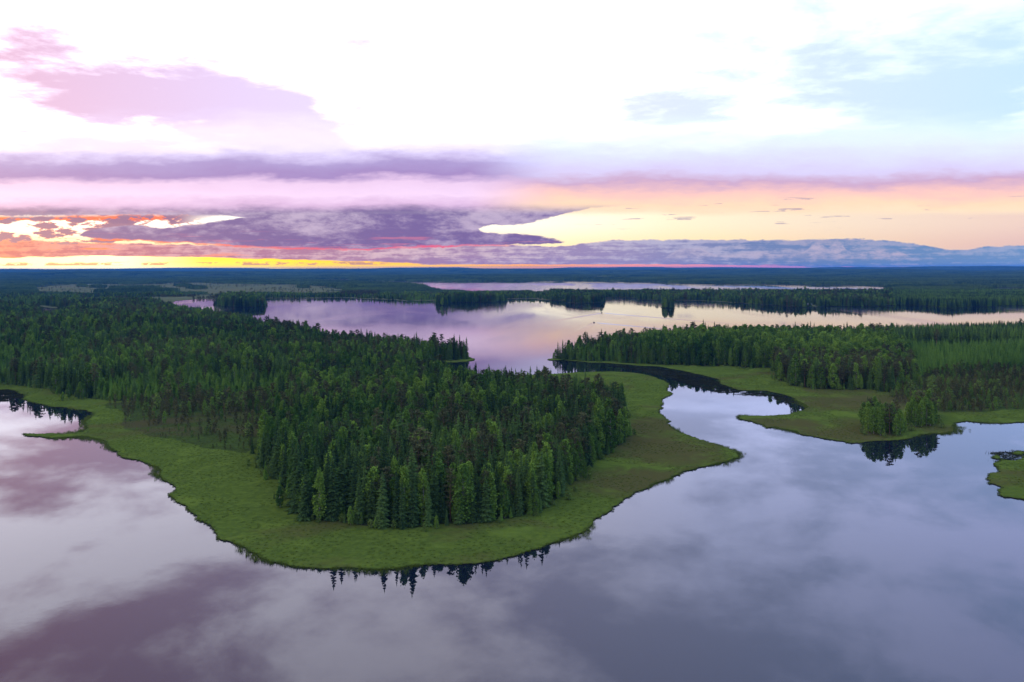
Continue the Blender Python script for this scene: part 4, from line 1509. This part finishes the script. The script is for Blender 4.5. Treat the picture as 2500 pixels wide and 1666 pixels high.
def boat(X, Y, heading, label):
    e = bpy.data.objects.new('motor_boat', None)
    x, y = up(X, Y)
    e.location = (x, y, 0)
    e.rotation_euler = (0, 0, heading)
    e.scale = (1.25, 1.25, 1.25)
    COL.objects.link(e)
    e['label'] = label
    e['category'] = 'boat'
    e['group'] = 'motor boats crossing the lake'
    # hull stations along +x (bow)
    vs, fs = [], []
    st = [(-2.6, .95, .0), (-1, 1.05, .0), (.8, 1.0, .05), (2.0, .65, .2), (2.9, .06, .45)]
    for sx, hw, lift in st:
        vs += [(sx, -hw, .75 + lift * .5), (sx, -hw * .7, .0 + lift * .5), (sx, 0, -.3 + lift), (sx, hw * .7, .0 + lift * .5), (sx, hw, .75 + lift * .5), (sx, hw * .8, .72 + lift * .5), (sx, 0, .25 + lift * .6), (sx, -hw * .8, .72 + lift * .5)]
    for s in range(4):
        for j in range(8):
            fs.append((s * 8 + j, s * 8 + (j + 1) % 8, (s + 1) * 8 + (j + 1) % 8, (s + 1) * 8 + j))
    fs += [tuple(range(7, -1, -1)), tuple(range(32, 40))]
    mesh_obj('hull', vs, fs, M['hull'], e)
    vs, fs = [], []
    boxm(vs, fs, .45, .55, -.7, .7, .75, 1.35)
    mesh_obj('windscreen', vs, fs, M['glass'], e)
    vs, fs = [], []
    boxm(vs, fs, -3.0, -2.6, -.2, .2, .5, 1.15)
    boxm(vs, fs, -2.9, -2.75, -.08, .08, -.4, .5)
    mesh_obj('outboard_motor', vs, fs, M['motor'], e)
    vs, fs = [], []
    boxm(vs, fs, -1.0, -.5, -.55, .55, .35, .65)
    boxm(vs, fs, -1.1, -.98, -.55, .55, .6, 1.1)
    mesh_obj('bench', vs, fs, M['trim'], e)
    return e, x, y


def wake(x, y, heading, L, label, spread=.34):
    """low diverging wave ridges on the water behind a boat"""
    vs, fs = [], []
    for side in (-1, 1):
        for row in range(4):
            prev = None
            nseg = 60
            for s in range(nseg):
                t = s / (nseg - 1)
                d_ = 4 + t * L + row * 9
                w_ = (2.5 + d_ * spread) * side - side * row * 3.5
                wob = math.sin(s * .5 + row) * 1.2 * t
                cx, cy = -d_, w_ + wob
                amp = .3 * (1 - t) ** .7 * (1 - .18 * row) + .015
                hw = 1.1 + 2.6 * t
                cur = [(cx, cy - hw, .004), (cx, cy, amp), (cx, cy + hw, .004)]
                i = len(vs)
                vs += cur
                if s:
                    fs += [(i - 3, i - 2, i + 1, i), (i - 2, i - 1, i + 2, i + 1)]
    o = mesh_obj('boat_wake', vs, fs, M['water'], smooth=True)
    o.location = (x, y, 0)
    o.rotation_euler = (0, 0, heading)
    o['label'] = label
    o['category'] = 'wake'
    o['kind'] = 'stuff'


e, bx_, by_ = boat(1450, 788, R(100), 'nearer small dark motor boat on the lake at the tip of a spreading wake')
wake(bx_, by_, R(100), 260, 'spreading ripples behind the nearer boat', .42)
e, bx_, by_ = boat(1469, 764.5, R(92), 'farther small motor boat at the point of a wide pale wake')
wake(bx_, by_, R(92), 420, 'wide ripples behind the farther boat', .5)


def cottage(X, Y, label, s=1.0, rz=0.2, wallm=None):
    e = bpy.data.objects.new('cottage', None)
    x, y = up(X, Y)
    e.location = (x, y, zat(x, y))
    e.rotation_euler = (0, 0, rz)
    e.scale = (s, s, s)
    COL.objects.link(e)
    e['label'] = label
    e['category'] = 'cottage'
    vs, fs = [], []
    boxm(vs, fs, -6, 6, -4, 4, -.5, 3.2)
    i = len(vs)
    vs += [(-6, -4, 3.2), (-6, 4, 3.2), (-6, 0, 5.9), (6, -4, 3.2), (6, 4, 3.2), (6, 0, 5.9)]
    fs += [(i, i + 1, i + 2), (i + 3, i + 5, i + 4)]
    mesh_obj('wall', vs, fs, wallm or M['wall'], e)
    vs, fs = [], []
    for sd_ in (-1, 1):
        i = len(vs)
        vs += [(-6.8, sd_ * 4.9, 2.75), (6.8, sd_ * 4.9, 2.75), (6.8, 0, 6.05), (-6.8, 0, 6.05), (-6.8, sd_ * 4.9, 2.95), (6.8, sd_ * 4.9, 2.95), (6.8, 0, 6.25), (-6.8, 0, 6.25)]
        fs += [(i, i + 1, i + 2, i + 3), (i + 4, i + 5, i + 6, i + 7), (i, i + 1, i + 5, i + 4), (i + 1, i + 2, i + 6, i + 5), (i + 3, i, i + 4, i + 7)]
    ro = mesh_obj('roof', vs, fs, M['roof'], e)
    vs, fs = [], []
    boxm(vs, fs, 1.5, 2.3, .5, 1.3, 5.2, 7.2)
    mesh_obj('chimney', vs, fs, M['brick'], ro)
    for wx_ in (-4, -1.2, 3.6):
        vs, fs = [], []
        boxm(vs, fs, wx_ - .75, wx_ + .75, -4.08, -4.003, .9, 2.4)
        f = mesh_obj('window', vs, fs, M['trim'], e)
        vs, fs = [], []
        boxm(vs, fs, wx_ - .6, wx_ + .6, -4.14, -4.083, 1.05, 2.25)
        mesh_obj('pane', vs, fs, M['pane'], f)
    vs, fs = [], []
    boxm(vs, fs, .8, 1.8, -4.1, -4.003, -.1, 2.1)
    mesh_obj('door', vs, fs, M['trim'], e)


cottage(1975, 747.5, 'grey-roofed cottage among the trees on the right far shore', 1.0, .2)

# ------------------------------------------------------------------ haze
bm_v, bm_f = [], []
boxm(bm_v, bm_f, -31000, 31000, -2500, 29500, -3, 140)
m, n, out = mat('haze_air')
pv = n.new('ShaderNodeVolumePrincipled')
pv.inputs['Color'].default_value = (0.05, 0.29, 0.85, 1)
pv.inputs['Density'].default_value = 2.8e-5
pv.inputs['Anisotropy'].default_value = 0.0
n.nt.links.new(pv.outputs[0], out.inputs['Volume'])
m.cycles.homogeneous_volume = True
hz = mesh_obj('haze', bm_v, bm_f, m)
hz['kind'] = 'stuff'
hz['label'] = 'thin blue evening haze over the far forests'
hz['category'] = 'haze'
